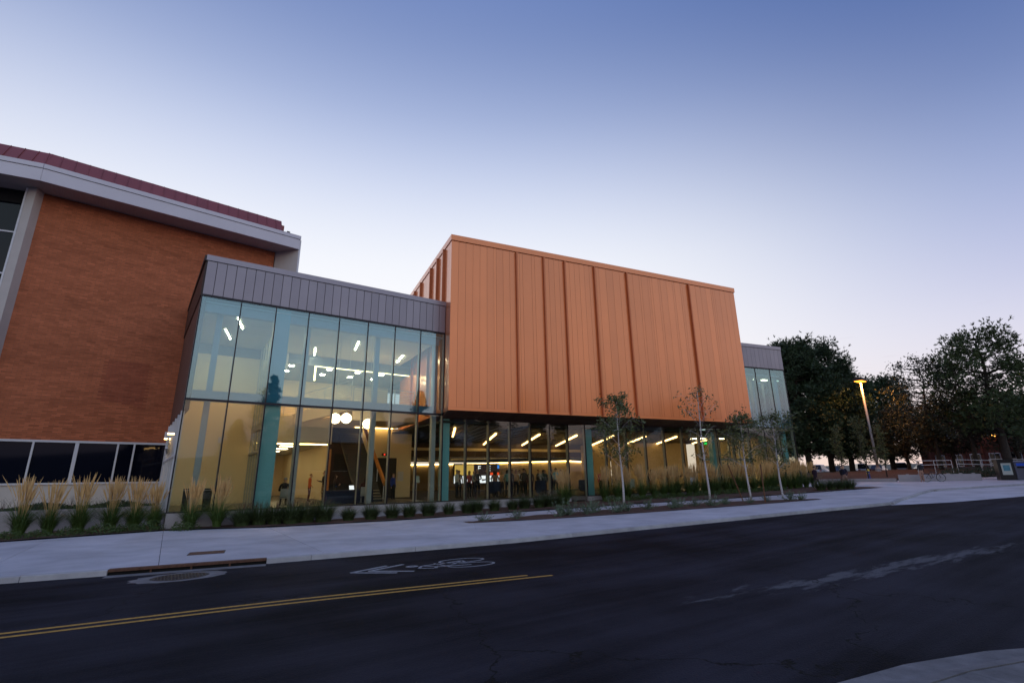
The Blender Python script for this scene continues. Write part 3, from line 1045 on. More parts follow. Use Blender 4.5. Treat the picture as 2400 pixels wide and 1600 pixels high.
# its right flank (glass return)
E1 = (48.4, 6.5)
dE = Vector((E1[0] - B1[0], E1[1] - B1[1])).normalized()
for k in range(5):
    p, q = lerp2(B1, E1, k / 5), lerp2(B1, E1, (k + 1) / 5)
    bay(p, q, TZ + .05, HT - .03, M['glass']); bay(p, q, .28, TZ - .05, M['glass_low'])
    mullion(q, (dE.x, dE.y), .26, HT)
P('plinth', MB().wall(B1, E1, -.06, .4, -1.0, .24), M['concrete_wall'])
P('corner_column', MB().prism([(45.0, -4.6), (45.4, -4.7), (45.5, -4.3), (45.1, -4.2)], .2, 10.4), M['teal'])

# --- grey parapets, panel by panel
NP = 30
for k in range(NP):
    a, c = 13.70 * k / NP + .013, 13.70 * (k + 1) / NP - .013
    P('panel', MB().box(a, -.06, 10.58, c, .02, 12.40), M['grey_panel'])
P('parapet_core', MB().box(-.02, .021, 10.52, 13.7, .35, 12.42), M['dark_metal'])
P('coping', MB().box(-.06, -.10, 12.43, 13.72, .45, 12.73), M['grey_cap'])
p0 = ptB[8]; lB = hypot(B1[0] - p0[0], B1[1] - p0[1]); nP = int(lB / .47)
for k in range(nP):
    a, c = lerp2(p0, B1, (k + .016) / nP), lerp2(p0, B1, (k + .984) / nP)
    P('panel', MB().wall(a, c, -.06, .02, 10.58, 12.40), M['grey_panel'])
P('parapet_core', MB().wall(p0, B1, .021, .35, 10.52, 12.42), M['dark_metal'])
P('coping', MB().wall(p0, B1, -.10, .45, 12.43, 12.73), M['grey_cap'])
nE = 24
for k in range(nE):
    a, c = lerp2(B1, E1, (k + .02) / nE), lerp2(B1, E1, (k + .98) / nE)
    P('panel', MB().wall(a, c, -.06, .02, 10.58, 12.40), M['grey_panel'])
P('coping', MB().wall(B1, E1, -.10, .45, 12.43, 12.73), M['grey_cap'])
P('roof', MB().prism([(.1, .3), (13.5, .3), (24.5, .3), (45.4, -4.9), (48.2, 6.5), (48, 32), (-.3, 32)], 11.9, 12.1), M['grey_cap'])

# --- left flank of the lobby
F0 = (-.58, 10.0)
P('side_wall', MB().wall(F0, (-.02, .06), .0, .25, 4.7, 10.55), M['side_metal'])
P('side_parapet', MB().wall(F0, (-.02, .06), -.05, .25, 10.56, 12.42), M['dark_metal'])
P('coping', MB().wall(F0, (-.06, .0), -.09, .3, 12.43, 12.73), M['dark_metal'])
for k in range(6):
    p = lerp2((-.02, .06), F0, .04 + k * .19)
    q = lerp2((-.02, .06), F0, .04 + k * .19 + .012)
    P('door_frame' if k in (2, 3) else 'mullion', MB().wall(q, p, -.04, .12, -.02, 4.68), M['white_metal'])
for k in range(5):
    p = lerp2((-.02, .06), F0, .055 + k * .19); q = lerp2((-.02, .06), F0, .04 + (k + 1) * .19)
    P('pane', MB().wall(q, p, .03, .05, .0, 4.6), M['glass_low'])
P('transom', MB().wall(F0, (-.02, .06), -.03, .1, 2.5, 2.6), M['white_metal'])

# --- copper-coloured metal box
TH = -.1661
BE = Vector((cos(TH), sin(TH))); BI = Vector((-sin(TH), cos(TH)))
C0 = Vector((13.55, -1.05)); BL, BD = 26.06, 15.0
ZB, ZT = 5.37, 17.25


def cxy(s, d):
    p = C0 + BE * s + BI * d
    return (p.x, p.y)


b = MB(); b.prism([cxy(.05, .05), cxy(BL - .05, .05), cxy(BL - .05, BD), cxy(.05, BD)], ZB + .02, ZT - .1)
box = P('metal_box', b, M['copper_fin'])
fins = [4.78, 6.96, 8.71, 11.33, 14.35, 20.72]
rb = random.Random(11)
edges = [0.0] + fins + [BL]
for a, c in zip(edges, edges[1:]):
    n = max(1, round((c - a) / .47))
    ws = [1.0] * n
    for k in range(n):              # a few narrow boards, as on the facade
        if rb.random() < .22 and k < n - 1:
            ws[k] = .35
    tot = sum(ws); s = a
    for w in ws:
        e = s + (c - a) * w / tot
        P('board', MB().wall(cxy(s + .007, 0), cxy(e - .007, 0), rb.uniform(-.002, .002), .046, ZB + .20, ZT - .42), M['copper'], box)
        s = e
for s in fins:
    P('fin', MB().wall(cxy(s - .055, 0), cxy(s + .055, 0), -.17, -.004, ZB + .06, ZT - .43), M['copper_fin'], box)
n = 28
for k in range(n):
    d0, d1 = BD * k / n, BD * (k + 1) / n
    P('board', MB().wall(cxy(0, d1 - .006), cxy(0, d0 + .006), .0, .046, ZB + .2 if d0 < 1.0 else 5.4, ZT - .42), M['copper'], box)
    P('board', MB().wall(cxy(BL, d0 + .006), cxy(BL, d1 - .006), .0, .046, ZB + .2, ZT - .42), M['copper'], box)
for d in (1.55, 3.15, 5.0, 8.1, 10.2):
    P('fin', MB().wall(cxy(0, d + .055), cxy(0, d - .055), -.17, -.004, ZB + .2, ZT - .43), M['copper_fin'], box)
P('coping', MB().prism([cxy(-.05, -.07), cxy(BL + .05, -.07), cxy(BL + .05, BD), cxy(-.05, BD)], ZT - .40, ZT), M['copper'], box)
P('bottom_trim', MB().wall(cxy(-.02, 0), cxy(BL + .02, 0), -.03, .15, ZB, ZB + .19), M['copper'], box)
P('bottom_trim', MB().wall(cxy(0, 2.0), cxy(0, 0.0), -.02, .12, ZB - .02, ZB + .19), M['copper_fin'], box)
P('bottom_trim', MB().wall(cxy(BL, .16), cxy(BL, 3), -.02, .12, ZB, ZB + .19), M['copper_fin'], box)
# soffit boards sloping from the box edge back to the glass
nS = 62


def back_line(x):
    return 0.0 if x < 23.9 else (-(x - 23.9) * .84 if x < 24.85 else -.8 - .2158 * (x - 24.85))


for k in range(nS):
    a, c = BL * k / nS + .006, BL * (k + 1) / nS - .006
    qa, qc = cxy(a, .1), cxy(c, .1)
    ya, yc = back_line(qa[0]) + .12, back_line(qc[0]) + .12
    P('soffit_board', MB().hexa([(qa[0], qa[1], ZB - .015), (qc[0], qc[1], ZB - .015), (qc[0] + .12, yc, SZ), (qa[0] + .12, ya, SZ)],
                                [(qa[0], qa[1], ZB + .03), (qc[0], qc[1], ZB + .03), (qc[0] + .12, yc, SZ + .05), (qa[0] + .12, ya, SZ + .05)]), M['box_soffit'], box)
# ================================================================== interior of the campus building (parts of it)
# steel frame right behind the glass
for x in (.95, 5.35, 9.45, 13.35):
    P('column', MB().box(x - .14, .55, -.01, x + .14, .85, 10.2), M['beam'])
P('beam', MB().box(.1, .58, 5.22, 13.4, .82, 5.75), M['beam'])
P('beam', MB().box(.1, .2, 9.75, 13.4, .5, 10.18), M['beam'])
# teal columns
P('teal_column', MB().box(3.55, .14, -.01, 4.30, .62, 10.45), M['teal'])
P('teal_column', MB().box(13.86, .25, -.01, 14.32, .75, SZ - .02), M['teal'])
P('teal_column', MB().prism([(25.15, -.55), (25.65, -.66), (25.75, -.2), (25.25, -.1)], -.01, SZ - .02), M['teal'])
P('teal_column', MB().prism([(36.9, -3.0), (37.4, -3.1), (37.5, -2.65), (37.0, -2.55)], -.01, SZ - .02), M['teal'])
# upper ceiling with grid
P('ceiling', MB().prism([(.05, .12), (13.6, .12), (14.2, 9.2), (-.45, 9.2)], 10.21, 10.28), M['ceil'])
for k in range(7):
    x0 = .3 + k * 1.95
    for j in range(5):
        y0 = .25 + j * 1.78
        if x0 + 1.93 < 13.9:
            P('ceiling_tile', MB().box(x0, y0, 10.19, x0 + 1.93, y0 + 1.76, 10.209), M['ceil'])
P('ceiling', MB().box(-.4, 9.2, 9.86, 16.4, 20, 9.93), M['bluewall'])
P('ceiling_drop', MB().box(-.4, 9.2, 9.5, 16.4, 9.3, 10.2), M['bluewall'])
# end room wall (left), partition with doors running back from the teal column
P('back_wall', MB().box(-.5, 9.1, -.01, 4.05, 9.25, 9.49), M['cream'])
part = P('partition', MB().box(4.0, .7, 4.35, 4.12, 9.1, 4.75), M['fin_in'])
P('header', MB().box(4.0, .7, 2.95, 4.12, 9.1, 3.1), M['fin_in'], part)
for k in range(8):
    y = .7 + k * 1.2
    P('stile', MB().box(4.01, y - .05, -.01, 4.11, y + .05, 10.18), M['fin_in'], part)
    if k < 7:
        P('pane', MB().box(4.05, y + .06, 4.76, 4.07, y + 1.14, 10.15), M['glass_low'], part)
        P('pane', MB().box(4.05, y + .06, 3.12, 4.07, y + 1.14, 4.34), M['glass_low'], part)
        if k in (1, 2):
            P('door', MB().box(4.03, y + .07, .0, 4.09, y + .17, 2.93).box(4.03, y + 1.03, 0, 4.09, y + 1.13, 2.93).box(4.03, y + .17, 2.78, 4.09, y + 1.03, 2.93).box(4.03, y + .17, .0, 4.09, y + 1.03, .25), M['fin_in'], part)
            P('door_handle', MB().tube([(3.98, y + (1.0 if k == 1 else .2), .9), (3.98, y + (1.0 if k == 1 else .2), 1.5)], .02), M['white_metal'], part)
        else:
            P('pane', MB().box(4.05, y + .06, .02, 4.07, y + 1.14, 2.94), M['glass_low'], part)
# small devices on the end wall
P('wall_speaker', MB().box(2.15, 8.98, 3.75, 2.4, 9.09, 4.1), M['white_metal'])
P('wall_switch', MB().box(3.05, 9.05, 1.3, 3.15, 9.09, 1.5), M['iron'])
# corridor under the balcony
P('corridor_header', MB().box(4.15, 8.0, 3.78, 9.0, 8.2, 5.45), M['cream'])
P('corridor_ceiling', MB().box(4.15, 8.2, 3.78, 9.0, 26, 3.86), M['ceil'])
P('corridor_wall', MB().box(4.12, 9.3, -.01, 4.2, 26, 3.78), M['cream'])
P('corridor_wall', MB().box(9.0, 9.0, -.01, 9.1, 26, 3.78), M['cream'])
P('corridor_wall', MB().box(4.1, 26, -.01, 9.1, 26.1, 3.78), M['cream'])
P('corridor_door', MB().box(6.6, 25.9, 0, 7.7, 25.98, 2.3), M['darkwall'])
P('cove_strip', MB().box(4.25, 8.25, 3.70, 8.9, 8.32, 3.77), M['cove'])
for k in range(4):
    o = tag(MB().box(6.2, 10.8 + 3.6 * k, 3.74, 7.3, 11.5 + 3.6 * k, 3.775).build('ceiling_light', M['panel_light']),
            ORD[k] + ' bright square light panel along the corridor ceiling, counted from the lobby', 'ceiling light', 'corridor light panels')
# balcony: slab, fascia, guard rails
P('balcony_slab', MB().box(4.15, 8.0, 5.46, 9.3, 20, 5.6), M['cream'])
P('balcony_slab', MB().box(9.3, 4.4, 5.15, 13.7, 4.55, 6.15).box(9.3, 4.55, 5.9, 14, 20, 6.15), M['cream'])
P('balcony_wall', MB().box(4.0, 17.9, 5.6, 16.4, 18.0, 9.86), M['cream'])
P('balcony_soffit', MB().box(9.3, 4.56, 5.12, 13.9, 12, 5.2), M['cream'])
P('cove_strip', MB().box(10.8, 8.7, 5.05, 13.7, 8.78, 5.11), M['cove'])
P('cove_strip', MB().box(8.0, 10.3, 9.68, 15.6, 10.4, 9.76).box(7.9, 10.3, 8.6, 8.0, 10.4, 9.76), M['cove'])
P('back_wall', MB().box(11.5, 9.0, -.01, 15.4, 9.2, 5.1), M['cream'])
P('back_wall', MB().box(9.11, 9.6, -.01, 11.5, 9.8, 5.1), M['darkwall'])  # the dark void behind the stair, painted as a dark wall
P('dark_doorway', MB().box(12.2, 8.93, 0, 14.2, 8.99, 2.9), M['darkwall'])
P('notice_board', MB().box(14.35, 8.94, 1.2, 14.8, 8.99, 1.9), M['white_metal'])


def guard(name, p0, p1, z0, z1, parent=cb, n=8, h=1.15):
    g = P(name, MB().tube([(p0[0], p0[1], z0 + h), (p1[0], p1[1], z1 + h)], .035), M['fin_in'], parent)
    for k in range(n):
        z = .12 + (h - .2) * k / n
        P('rail', MB().tube([(p0[0], p0[1], z0 + z), (p1[0], p1[1], z1 + z)], .016, 5), M['fin_in'], g)
    m = max(2, int(hypot(p1[0] - p0[0], p1[1] - p0[1]) / 1.3) + 1)
    for k in range(m):
        t = k / (m - 1)
        x, y, z = p0[0] + (p1[0] - p0[0]) * t, p0[1] + (p1[1] - p0[1]) * t, z0 + (z1 - z0) * t
        P('post', MB().box(x - .025, y - .025, z, x + .025, y + .025, z + h), M['fin_in'], g)


guard('guard_rail', (4.2, 8.05), (7.2, 8.05), 5.6, 5.6)
guard('guard_rail', (9.3, 4.5), (13.6, 4.5), 6.15, 6.15)
# flight from the balcony towards the upper floor: sloped cream stringer with rails
st = P('stair_flight', MB().hexa([(6.3, 7.3, 5.0), (9.6, 6.1, 5.95), (9.6, 7.5, 5.95), (6.3, 8.6, 5.0)], [(6.3, 7.3, 5.7), (9.6, 6.1, 6.9), (9.6, 7.5, 6.9), (6.3, 8.6, 5.7)]), M['cream'])
guard('guard_rail', (6.3, 7.25), (9.6, 6.05), 5.7, 6.9)
# main stair coming down to the lobby floor, warm wooden hand rails
ms = P('main_stair', MB().hexa([(9.6, 8.6, 4.4), (11.2, 8.6, 4.4), (11.2, 3.2, -.01), (9.6, 3.2, -.01)][::-1],
                               [(9.6, 8.6, 4.6), (11.2, 8.6, 4.6), (11.2, 3.2, .14), (9.6, 3.2, .14)][::-1]), M['darkwall'])
for k in range(26):
    t = k / 26
    y, z = 3.2 + 5.4 * t, .12 + 4.45 * t
    P('tread', MB().box(9.62 if k > 3 else 7.6, y, z, 11.18, y + .24, z + .05), M['darkwall'] if k > 3 else M['hall_wall'], ms)
M['wood'] = mat('orange_wood_rail', (.46, .17, .035), .45, var=.2, vscale=6)
for x in (11.2,):
    P('handrail', MB().hexa([(x - .07, 3.0, .95), (x + .07, 3.0, .95), (x + .07, 8.6, 5.5), (x - .07, 8.6, 5.5)],
                            [(x - .07, 3.0, 1.25), (x + .07, 3.0, 1.25), (x + .07, 8.6, 5.8), (x - .07, 8.6, 5.8)]), M['wood'], ms)
    for k in range(5):
        t = k / 4
        y = 3.1 + 5.4 * t
        P('baluster', MB().box(x - .02, y - .02, .1 + 4.4 * t, x + .02, y + .02, 1.0 + 4.5 * t), M['white_metal'], ms)
P('wood_panel', MB().box(8.72, 7.7, -.01, 8.98, 7.95, 3.4), M['wood'])
# slim upper ceiling strips
for k, (a, c) in enumerate((((1.45, 4.81), (1.93, 7.14)), ((1.85, 2.01), (2.33, 4.28)), ((4.62, 3.9), (5.0, 6.1)), ((7.06, 6.64), (7.5, 8.89)), ((9.12, 3.57), (9.56, 5.85)), ((13.05, 5.65), (13.5, 7.98)))):
    tag(MB().wall(a, c, -.03, .03, 10.178, 10.188).build('ceiling_light', M['strip']),
        ORD[k] + ' slim slanted light strip from the left in the upper lobby ceiling', 'ceiling light', 'slim light strips in the upper lobby ceiling')
k = 0
for x in (6.5, 9.3, 11.6, 13.6):
    for y in (9.9, 11.8, 14.0):
        tag(MB().box(x - .16, y - .16, 9.83, x + .16, y + .16, 9.858).build('downlight', M['strip']),
            'small square downlight in the dark balcony ceiling, ' + ORD[k] + ' counting from the left rows', 'downlight', 'downlights above the balcony')
        k += 1
# globe pendants
M['globe'] = glow('glowing_globe', (1.0, .80, .52), 10.0)
M['cord'] = mat('white_cord', (.6, .58, .5), .6, var=0)
for nm, (x, y, z) in zip(('leftmost', 'middle', 'rightmost and lowest'), ((7.86, 3, 4.97), (8.53, 3, 5.02), (9.9, 3, 4.74))):
    g = thing('globe_lamp', nm + ' of the three glowing white globe pendants in the lobby', 'pendant lamp', (x, y, z - .31), 0, 'globe pendants in the lobby')
    b = MB(); b.ball((0, 0, .31), .31, 20, 14); b.build('globe', M['globe'], g, smooth=True)
    # wire cage lines round the globe
    for j in range(6):
        b = MB(); b.tube([(.325 * cos(t) * cos(j * pi / 6), .325 * cos(t) * sin(j * pi / 6), .31 + .325 * sin(t)) for t in frange(-pi, pi, pi / 12)], .006, 4, cap=False)
        b.build('cage_wire', M['cord'], g)
    b = MB(); b.tube([(0, 0, .62), (0, 0, 10.18 - z + .31)], .012, 5); b.build('cord', M['cord'], g)

# ---- low hall under the box
P('dark_floor_sheet', MB().prism([(13.8, .15), (23.85, .15), (24.8, -.55), (37, -3.1), (37.5, 9.4), (48, 31), (13.8, 31)], -.009, .004), M['hall_floor'])  # dark sheet added over the floor to cut its brightness and bounce
P('ceiling', MB().prism([(13.75, .1), (23.85, .1), (24.85, -.6), (45, -4.95), (48.5, 14.5), (20, 17.0), (13.75, 17.0)], 4.75, 4.85), M['darkwall'])
for k in range(46):
    x = 14.0 + k * .68
    P('ceiling_slat', MB().hexa([(x, .3 if x < 23 else -.2216 * (x - 24) + .2, 4.68), (x + .5, .3 if x < 23 else -.2216 * (x - 24) + .2, 4.68), (x + 5.0, 15, 4.68), (x + 4.5, 15, 4.68)],
                                [(x, .3 if x < 23 else -.2216 * (x - 24) + .2, 4.74), (x + .5, .3 if x < 23 else -.2216 * (x - 24) + .2, 4.74), (x + 5.0, 15, 4.74), (x + 4.5, 15, 4.74)]), M['brown_ceil'])
P('bulkhead', MB().wall((13.8, 17.1), (46, 13.2), 0, .2, 3.35, 4.75), M['brown_ceil'])
P('bulkhead_band', MB().wall((13.8, 17.05), (46, 13.15), -.1, -.02, 3.95, 4.22), M['cream'])
P('ceiling', MB().prism([(13.8, 17.3), (46, 13.4), (56, 22), (50, 34), (13.8, 34)], 3.5, 3.6), M['darkwall'])
WB = [(24, 30.5), (29, 27.2), (36.0, 14.6), (48.5, 21.4)]
for p, q in zip(WB, WB[1:]):
    P('back_wall', MB().wall(p, q, 0, .2, -.01, 3.0), M['hall_back'])
    P('cove_strip', MB().wall(p, q, -.12, -.02, 2.98, 3.06), M['cove'])
P('back_wall', MB().wall((13.8, 26), (24, 30.5), 0, .2, -.01, 3.4), M['darkwall'])
# cream room volume on the right, with doors
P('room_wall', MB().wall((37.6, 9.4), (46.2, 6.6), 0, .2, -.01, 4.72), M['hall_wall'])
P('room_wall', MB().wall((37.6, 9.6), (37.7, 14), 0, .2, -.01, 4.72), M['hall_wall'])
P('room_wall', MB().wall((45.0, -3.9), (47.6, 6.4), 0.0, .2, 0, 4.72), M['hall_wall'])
vest = P('vestibule_frame', MB().wall((39.0, -.2), (44.6, -1.5), 0, .1, 2.55, 2.75), M['fin_in'])
P('header', MB().wall((39.0, -.2), (44.6, -1.5), 0, .1, 4.55, 4.72), M['fin_in'], vest)
for k in range(6):
    p, q = lerp2((39.0, -.2), (44.6, -1.5), k / 5 - .012), lerp2((39.0, -.2), (44.6, -1.5), k / 5 + .012)
    P('stile', MB().wall(p, q, -.02, .12, 0, 4.72), M['fin_in'], vest)
    if k < 5:
        p, q = lerp2((39.0, -.2), (44.6, -1.5), k / 5 + .03), lerp2((39.0, -.2), (44.6, -1.5), k / 5 + .17)
        P('pane', MB().wall(p, q, .04, .06, .02, 2.5), M['glass_low'], vest)
        P('pane', MB().wall(p, q, .04, .06, 2.78, 4.5), M['glass_low'], vest)
        P('push_bar', MB().wall(p, q, -.03, .0, 1.0, 1.08), M['white_metal'], vest)

# long diagonal LED strips in the hall ceiling, from the left
ls = [((15.6, 2.0), (18.6, 8.2)), ((20.4, 4.4), (26.2, 16.2)), ((24.0, 3.6), (30.6, 15.6)), ((27.4, 3.0), (34.6, 14.8)), ((30.8, 2.2), (38.2, 13.2)),
      ((33.9, 1.4), (41.8, 12.0)), ((36.8, .4), (44.2, 9.4)), ((42.2, .4), (46.0, 5.6))]
for k, (a, c) in enumerate(ls):
    tag(MB().wall(a, c, -.06, .06, 4.56, 4.66).build('ceiling_light', M['strip_low']),
        ORD[k] + ' long diagonal light strip from the left in the dark hall ceiling', 'ceiling light', 'diagonal light strips under the copper box')
k = 0
for x, y in ((21, 18.4), (24.6, 18.2), (29.6, 17.4), (34, 16.6), (38.5, 16.2), (42.5, 15.6)):
    tag(MB().box(x - .2, y - .2, 3.46, x + .2, y + .2, 3.495).build('downlight', M['strip_low']),
        ORD[k] + ' small downlight from the left above the back of the hall', 'downlight', 'downlights at the back of the hall')
    k += 1

# projection screen with its slide
scr = thing('display_screen', 'large lit display screen with a dark slide behind the crowd', 'screen', (0, 0, 0))
sp0, sp1 = (27.1, 24.6), (32.4, 21.8)
P('frame', MB().wall(sp0, sp1, 0, .12, .75, 2.98), M['black'], scr)
M['scr_white'] = glow('screen_white', (.85, .88, 1.0), 1.5)
M['scr_dark'] = glow('screen_dark', (.03, .02, .02), 1.0)
M['scr_gold'] = glow('screen_gold', (.75, .48, .12), .9)
M['scr_red'] = glow('screen_red', (.8, .08, .02), 1.2)
M['scr_blue'] = glow('screen_blue', (.05, .25, .9), 1.2)


def scr_rect(u0, u1, z0, z1, m, d):
    P('slide', MB().wall(lerp2(sp0, sp1, u0), lerp2(sp0, sp1, u1), -.01 - d, -.002 - d, z0, z1), m, scr)


scr_rect(.02, .98, .8, 2.93, M['scr_dark'], 0)
scr_rect(.02, .98, .8, 1.62, M['scr_white'], .012)
scr_rect(.03, .40, 1.7, 2.85, M['scr_gold'], .012)
scr_rect(.72, .97, 1.66, 1.95, M['scr_red'], .012)
scr_rect(.86, .95, 2.4, 2.8, M['scr_blue'], .012)
for k, u in enumerate((.46, .56, .70, .74)):
    pass


def text_on(name, body, p, rot, size, m, parent, extrude=.004):
    c = bpy.data.curves.new(name, 'FONT'); c.body = body; c.size = size; c.extrude = extrude
    c.align_x = 'CENTER'; c.align_y = 'CENTER'
    tmp = bpy.data.objects.new(name, c); COL.objects.link(tmp)
    me = bpy.data.meshes.new_from_object(tmp.evaluated_get(bpy.context.evaluated_depsgraph_get()))
    bpy.data.objects.remove(tmp)
    me.materials.clear(); me.materials.append(m)
    o = bpy.data.objects.new(name, me); COL.objects.link(o)
    o.parent = parent; o.location = p; o.rotation_euler = rot
    return o


ang_s = atan2(sp1[1] - sp0[1], sp1[0] - sp0[0])
ps = lerp2(sp0, sp1, .6)
text_on('slide_text', 'F   E', (ps[0] - .02, ps[1] - .06, 2.4), (pi / 2, 0, ang_s), .85, M['scr_white'], scr)

# exit signs
M['exit_green'] = glow('exit_green', (.02, 1.0, .18), 3.0)
M['sign_body'] = mat('sign_housing', (.5, .5, .48), .5, var=0)
for (x, y, z, rz, lb) in ((4.95, 7.9, 3.92, 0, 'green EXIT sign glowing above the lobby corridor'), (40.6, .2, 4.1, -.2, 'green EXIT sign glowing above the doors at the right end of the hall')):
    e = thing('exit_sign', lb, 'exit sign', (x, y, z), rz)
    MB().box(-.24, -.02, -.12, .24, .02, .12).build('housing', M['sign_body'], e)
    text_on('lettering', 'EXIT', (0, -.028, 0), (pi / 2, 0, 0), .25, M['exit_green'], e, .003)
# elevator indicator with a small red light
el = thing('floor_indicator', 'small red floor indicator above the dark lift doorway in the lobby', 'indicator', (13.2, 8.9, 3.15))
MB().box(-.2, -.03, -.09, .2, .03, .09).build('housing', M['iron'], el)
MB().box(-.05, -.04, -.04, .05, -.031, .04).build('lamp', glow('red_led', (1, .05, .03), 3.0), el)

# entrance canopy lights at the left flank
lam = glow('entrance_lamp', (1.0, .62, .22), 14.0)
for k, (d, z) in enumerate(((3.0, 3.70), (5.6, 3.62))):
    p = lerp2((0, 0), F0, d / 10)
    e = thing('entrance_light', ('nearer' if k == 0 else 'farther') + ' white box light glowing over the side entrance of the lobby', 'wall light', (p[0], p[1], z), 0, 'lights over the side entrance')
    MB().box(-.34, -.14, .08, -.02, .14, .42).build('housing', M['white_metal'], e)
    MB().box(-.33, -.13, .02, -.04, .13, .08).build('lens', lam, e)
ent = thing('entrance_sign', 'metal letters standing along the top of the side entrance doors', 'sign', (-.42, 3.9, 2.95))
MB().box(-.05, -3.0, -.06, .05, 3.0, 0).build('rail', M['white_metal'], ent)
for k in range(10):
    y = -2.8 + k * .6
    if k in (2, 6):
        continue
    b = MB(); b.box(-.03, y - .2, 0, .03, y - .1, .5); b.box(-.03, y + .1, 0, .03, y + .2, .5)
    b.box(-.03, y - .1, .4, .03, y + .1, .5)
    if k % 2: b.box(-.03, y - .1, .2, .03, y + .1, .28)
    b.build('letter', M['fin_in'], ent)

for k, t in enumerate((.3, .7)):  # panels added to keep the cream wall by the vestibule bright
    p = lerp2((39.4, 1.6), (44.8, .4), t)
    tag(MB().box(p[0] - .5, p[1] - .5, 4.60, p[0] + .5, p[1] + .5, 4.66).build('ceiling_light', M['panel_light']), ('left' if k == 0 else 'right') + ' added square light panel above the doors at the right end of the hall', 'ceiling light', 'added light panels over the vestibule')

# rooms behind the upper glazing of the right-hand pavilion
P('upper_floor', MB().prism([(39.4, -3.7), (45.4, -5.0), (48.0, 6.4), (41.6, 6.4)], 5.0, 5.2), M['cream'])
P('ceiling', MB().prism([(39.4, -3.7), (45.4, -5.0), (48.0, 6.4), (41.6, 6.4)], 9.9, 10.0), M['ceil'])
P('room_wall', MB().wall((40.4, -.2), (46.6, -1.0), 0, .15, 5.21, 9.89), M['ceil'])
P('column', MB().box(43.1, -3.6, 5.21, 43.4, -3.3, 9.89), M['ceil'])
for k, t in enumerate((.25, .6, .9)):  # lights added so the upper room reads white through the glass
    p = lerp2((40.6, -2.6), (46.0, -3.6), t)
    tag(MB().box(p[0] - .35, p[1] - .12, 9.83, p[0] + .35, p[1] + .12, 9.895).build('ceiling_light', M['panel_light']),
        ORD[k] + ' added light from the left in the upper room of the right-hand pavilion', 'ceiling light', 'added lights in the right-hand pavilion')
# ================================================================== planting
M['blade'] = mat('grass_blade_green', (.070, .125, .024), .6, var=.35, vscale=5, rnd=.12)
M['blade_dark'] = mat('dark_grass_blade', (.055, .085, .026), .65, var=.4, vscale=6, rnd=.15)
M['plume'] = mat('tan_plume', (.64, .40, .165), .8, var=.25, vscale=5, rnd=.08)
M['red_tip'] = mat('reddish_seed_heads', (.085, .040, .030), .8, var=.3, vscale=5)
M['shrub'] = mat('low_shrub_leaf', (.050, .085, .015), .6, var=.4, vscale=5, rnd=.15)
M['sage'] = mat('grey_green_leaf', (.12, .16, .10), .7, var=.3, vscale=6, rnd=.15)
M['ivy'] = mat('ivy_leaf', (.025, .045, .015), .5, var=.4, vscale=5)
M['bark_white'] = mat('white_bark', (.52, .48, .48), .8, var=.3, vscale=12, bump=.4)
M['aspen_leaf'] = mat('aspen_leaf', (.085, .105, .030), .55, var=.4, vscale=3)
M['stake'] = mat('wooden_stake', (.16, .065, .03), .8, var=.3, vscale=6)
rp = random.Random(21)


def reed(seed, n=380, stems=64, h=2.5):
    r = random.Random(seed)
    g = MB(); pl = MB()
    for _ in range(n):
        a = r.uniform(0, 2 * pi); rr = .16 * sqrt(r.random())
        g.blade((rr * cos(a), rr * sin(a), 0), (cos(a + r.gauss(0, .4)), sin(a + r.gauss(0, .4))), r.uniform(.9, 1.8), r.uniform(.016, .028), r.uniform(.2, 1.0), 5, r.uniform(.05, .75))
    for _ in range(n // 2):
        a = r.uniform(0, 2 * pi); rr = .12 * sqrt(r.random())
        g.blade((rr * cos(a), rr * sin(a), 0), (cos(a), sin(a)), r.uniform(1.0, 1.6), .012, r.uniform(.05, .2), 3, .05)
    for _ in range(stems):
        a = r.uniform(0, 2 * pi); rr = .10 * sqrt(r.random())
        hh = h * r.uniform(.72, 1.0); le = abs(r.gauss(0, .13))
        d = Vector((cos(a), sin(a), 0)); p0 = Vector((rr * cos(a), rr * sin(a), 0))
        pt = lambda t: p0 + d * (le * hh * t * t) + Vector((0, 0, hh * t))
        pl.tube([pt(0.25), pt(.55), pt(.75)], [.005, .0045, .004], 3, cap=False)
        w = r.uniform(.016, .028)
        pl.tube([pt(.70), pt(.78), pt(.88), pt(1.0)], [.004, w, w * .8, .002], 4, cap=False)
        for k in range(5):     # side spikelets
            t = r.uniform(.72, .95); q = pt(t)
            b2 = r.uniform(0, 2 * pi)
            pl.blade((q.x, q.y, q.z), (cos(b2), sin(b2)), r.uniform(.07, .16), .010, .45, 2)
    return g, pl


def make_reed(seed, label, group, **k):
    g, pl = reed(seed, **k)
    t = thing('feather_reed_grass', label, 'ornamental grass', (0, 0, 0), 0, group)
    g.build('foliage', M['blade'], t); pl.build('plumes', M['plume'], t)
    return t


reeds = [make_reed(s, '', 'feather reed grass') for s in (1, 2, 3)]
used = [False] * 3
GR1 = 'feather reed grasses in front of the brick building'
GR2 = 'feather reed grasses along the glass'


def put_reed(x, y, z, s, label, group, i=None):
    i = rp.randrange(3) if i is None else i
    if not used[i]:
        used[i] = True
        o = reeds[i]; o.location = (x, y, z); o.rotation_euler = (0, 0, rp.uniform(0, 6)); o.scale = (s, s, s)
        o['label'] = label; o['group'] = group
        return o
    return dup(reeds[i], (x, y, z), rp.uniform(0, 6), s, label, group)


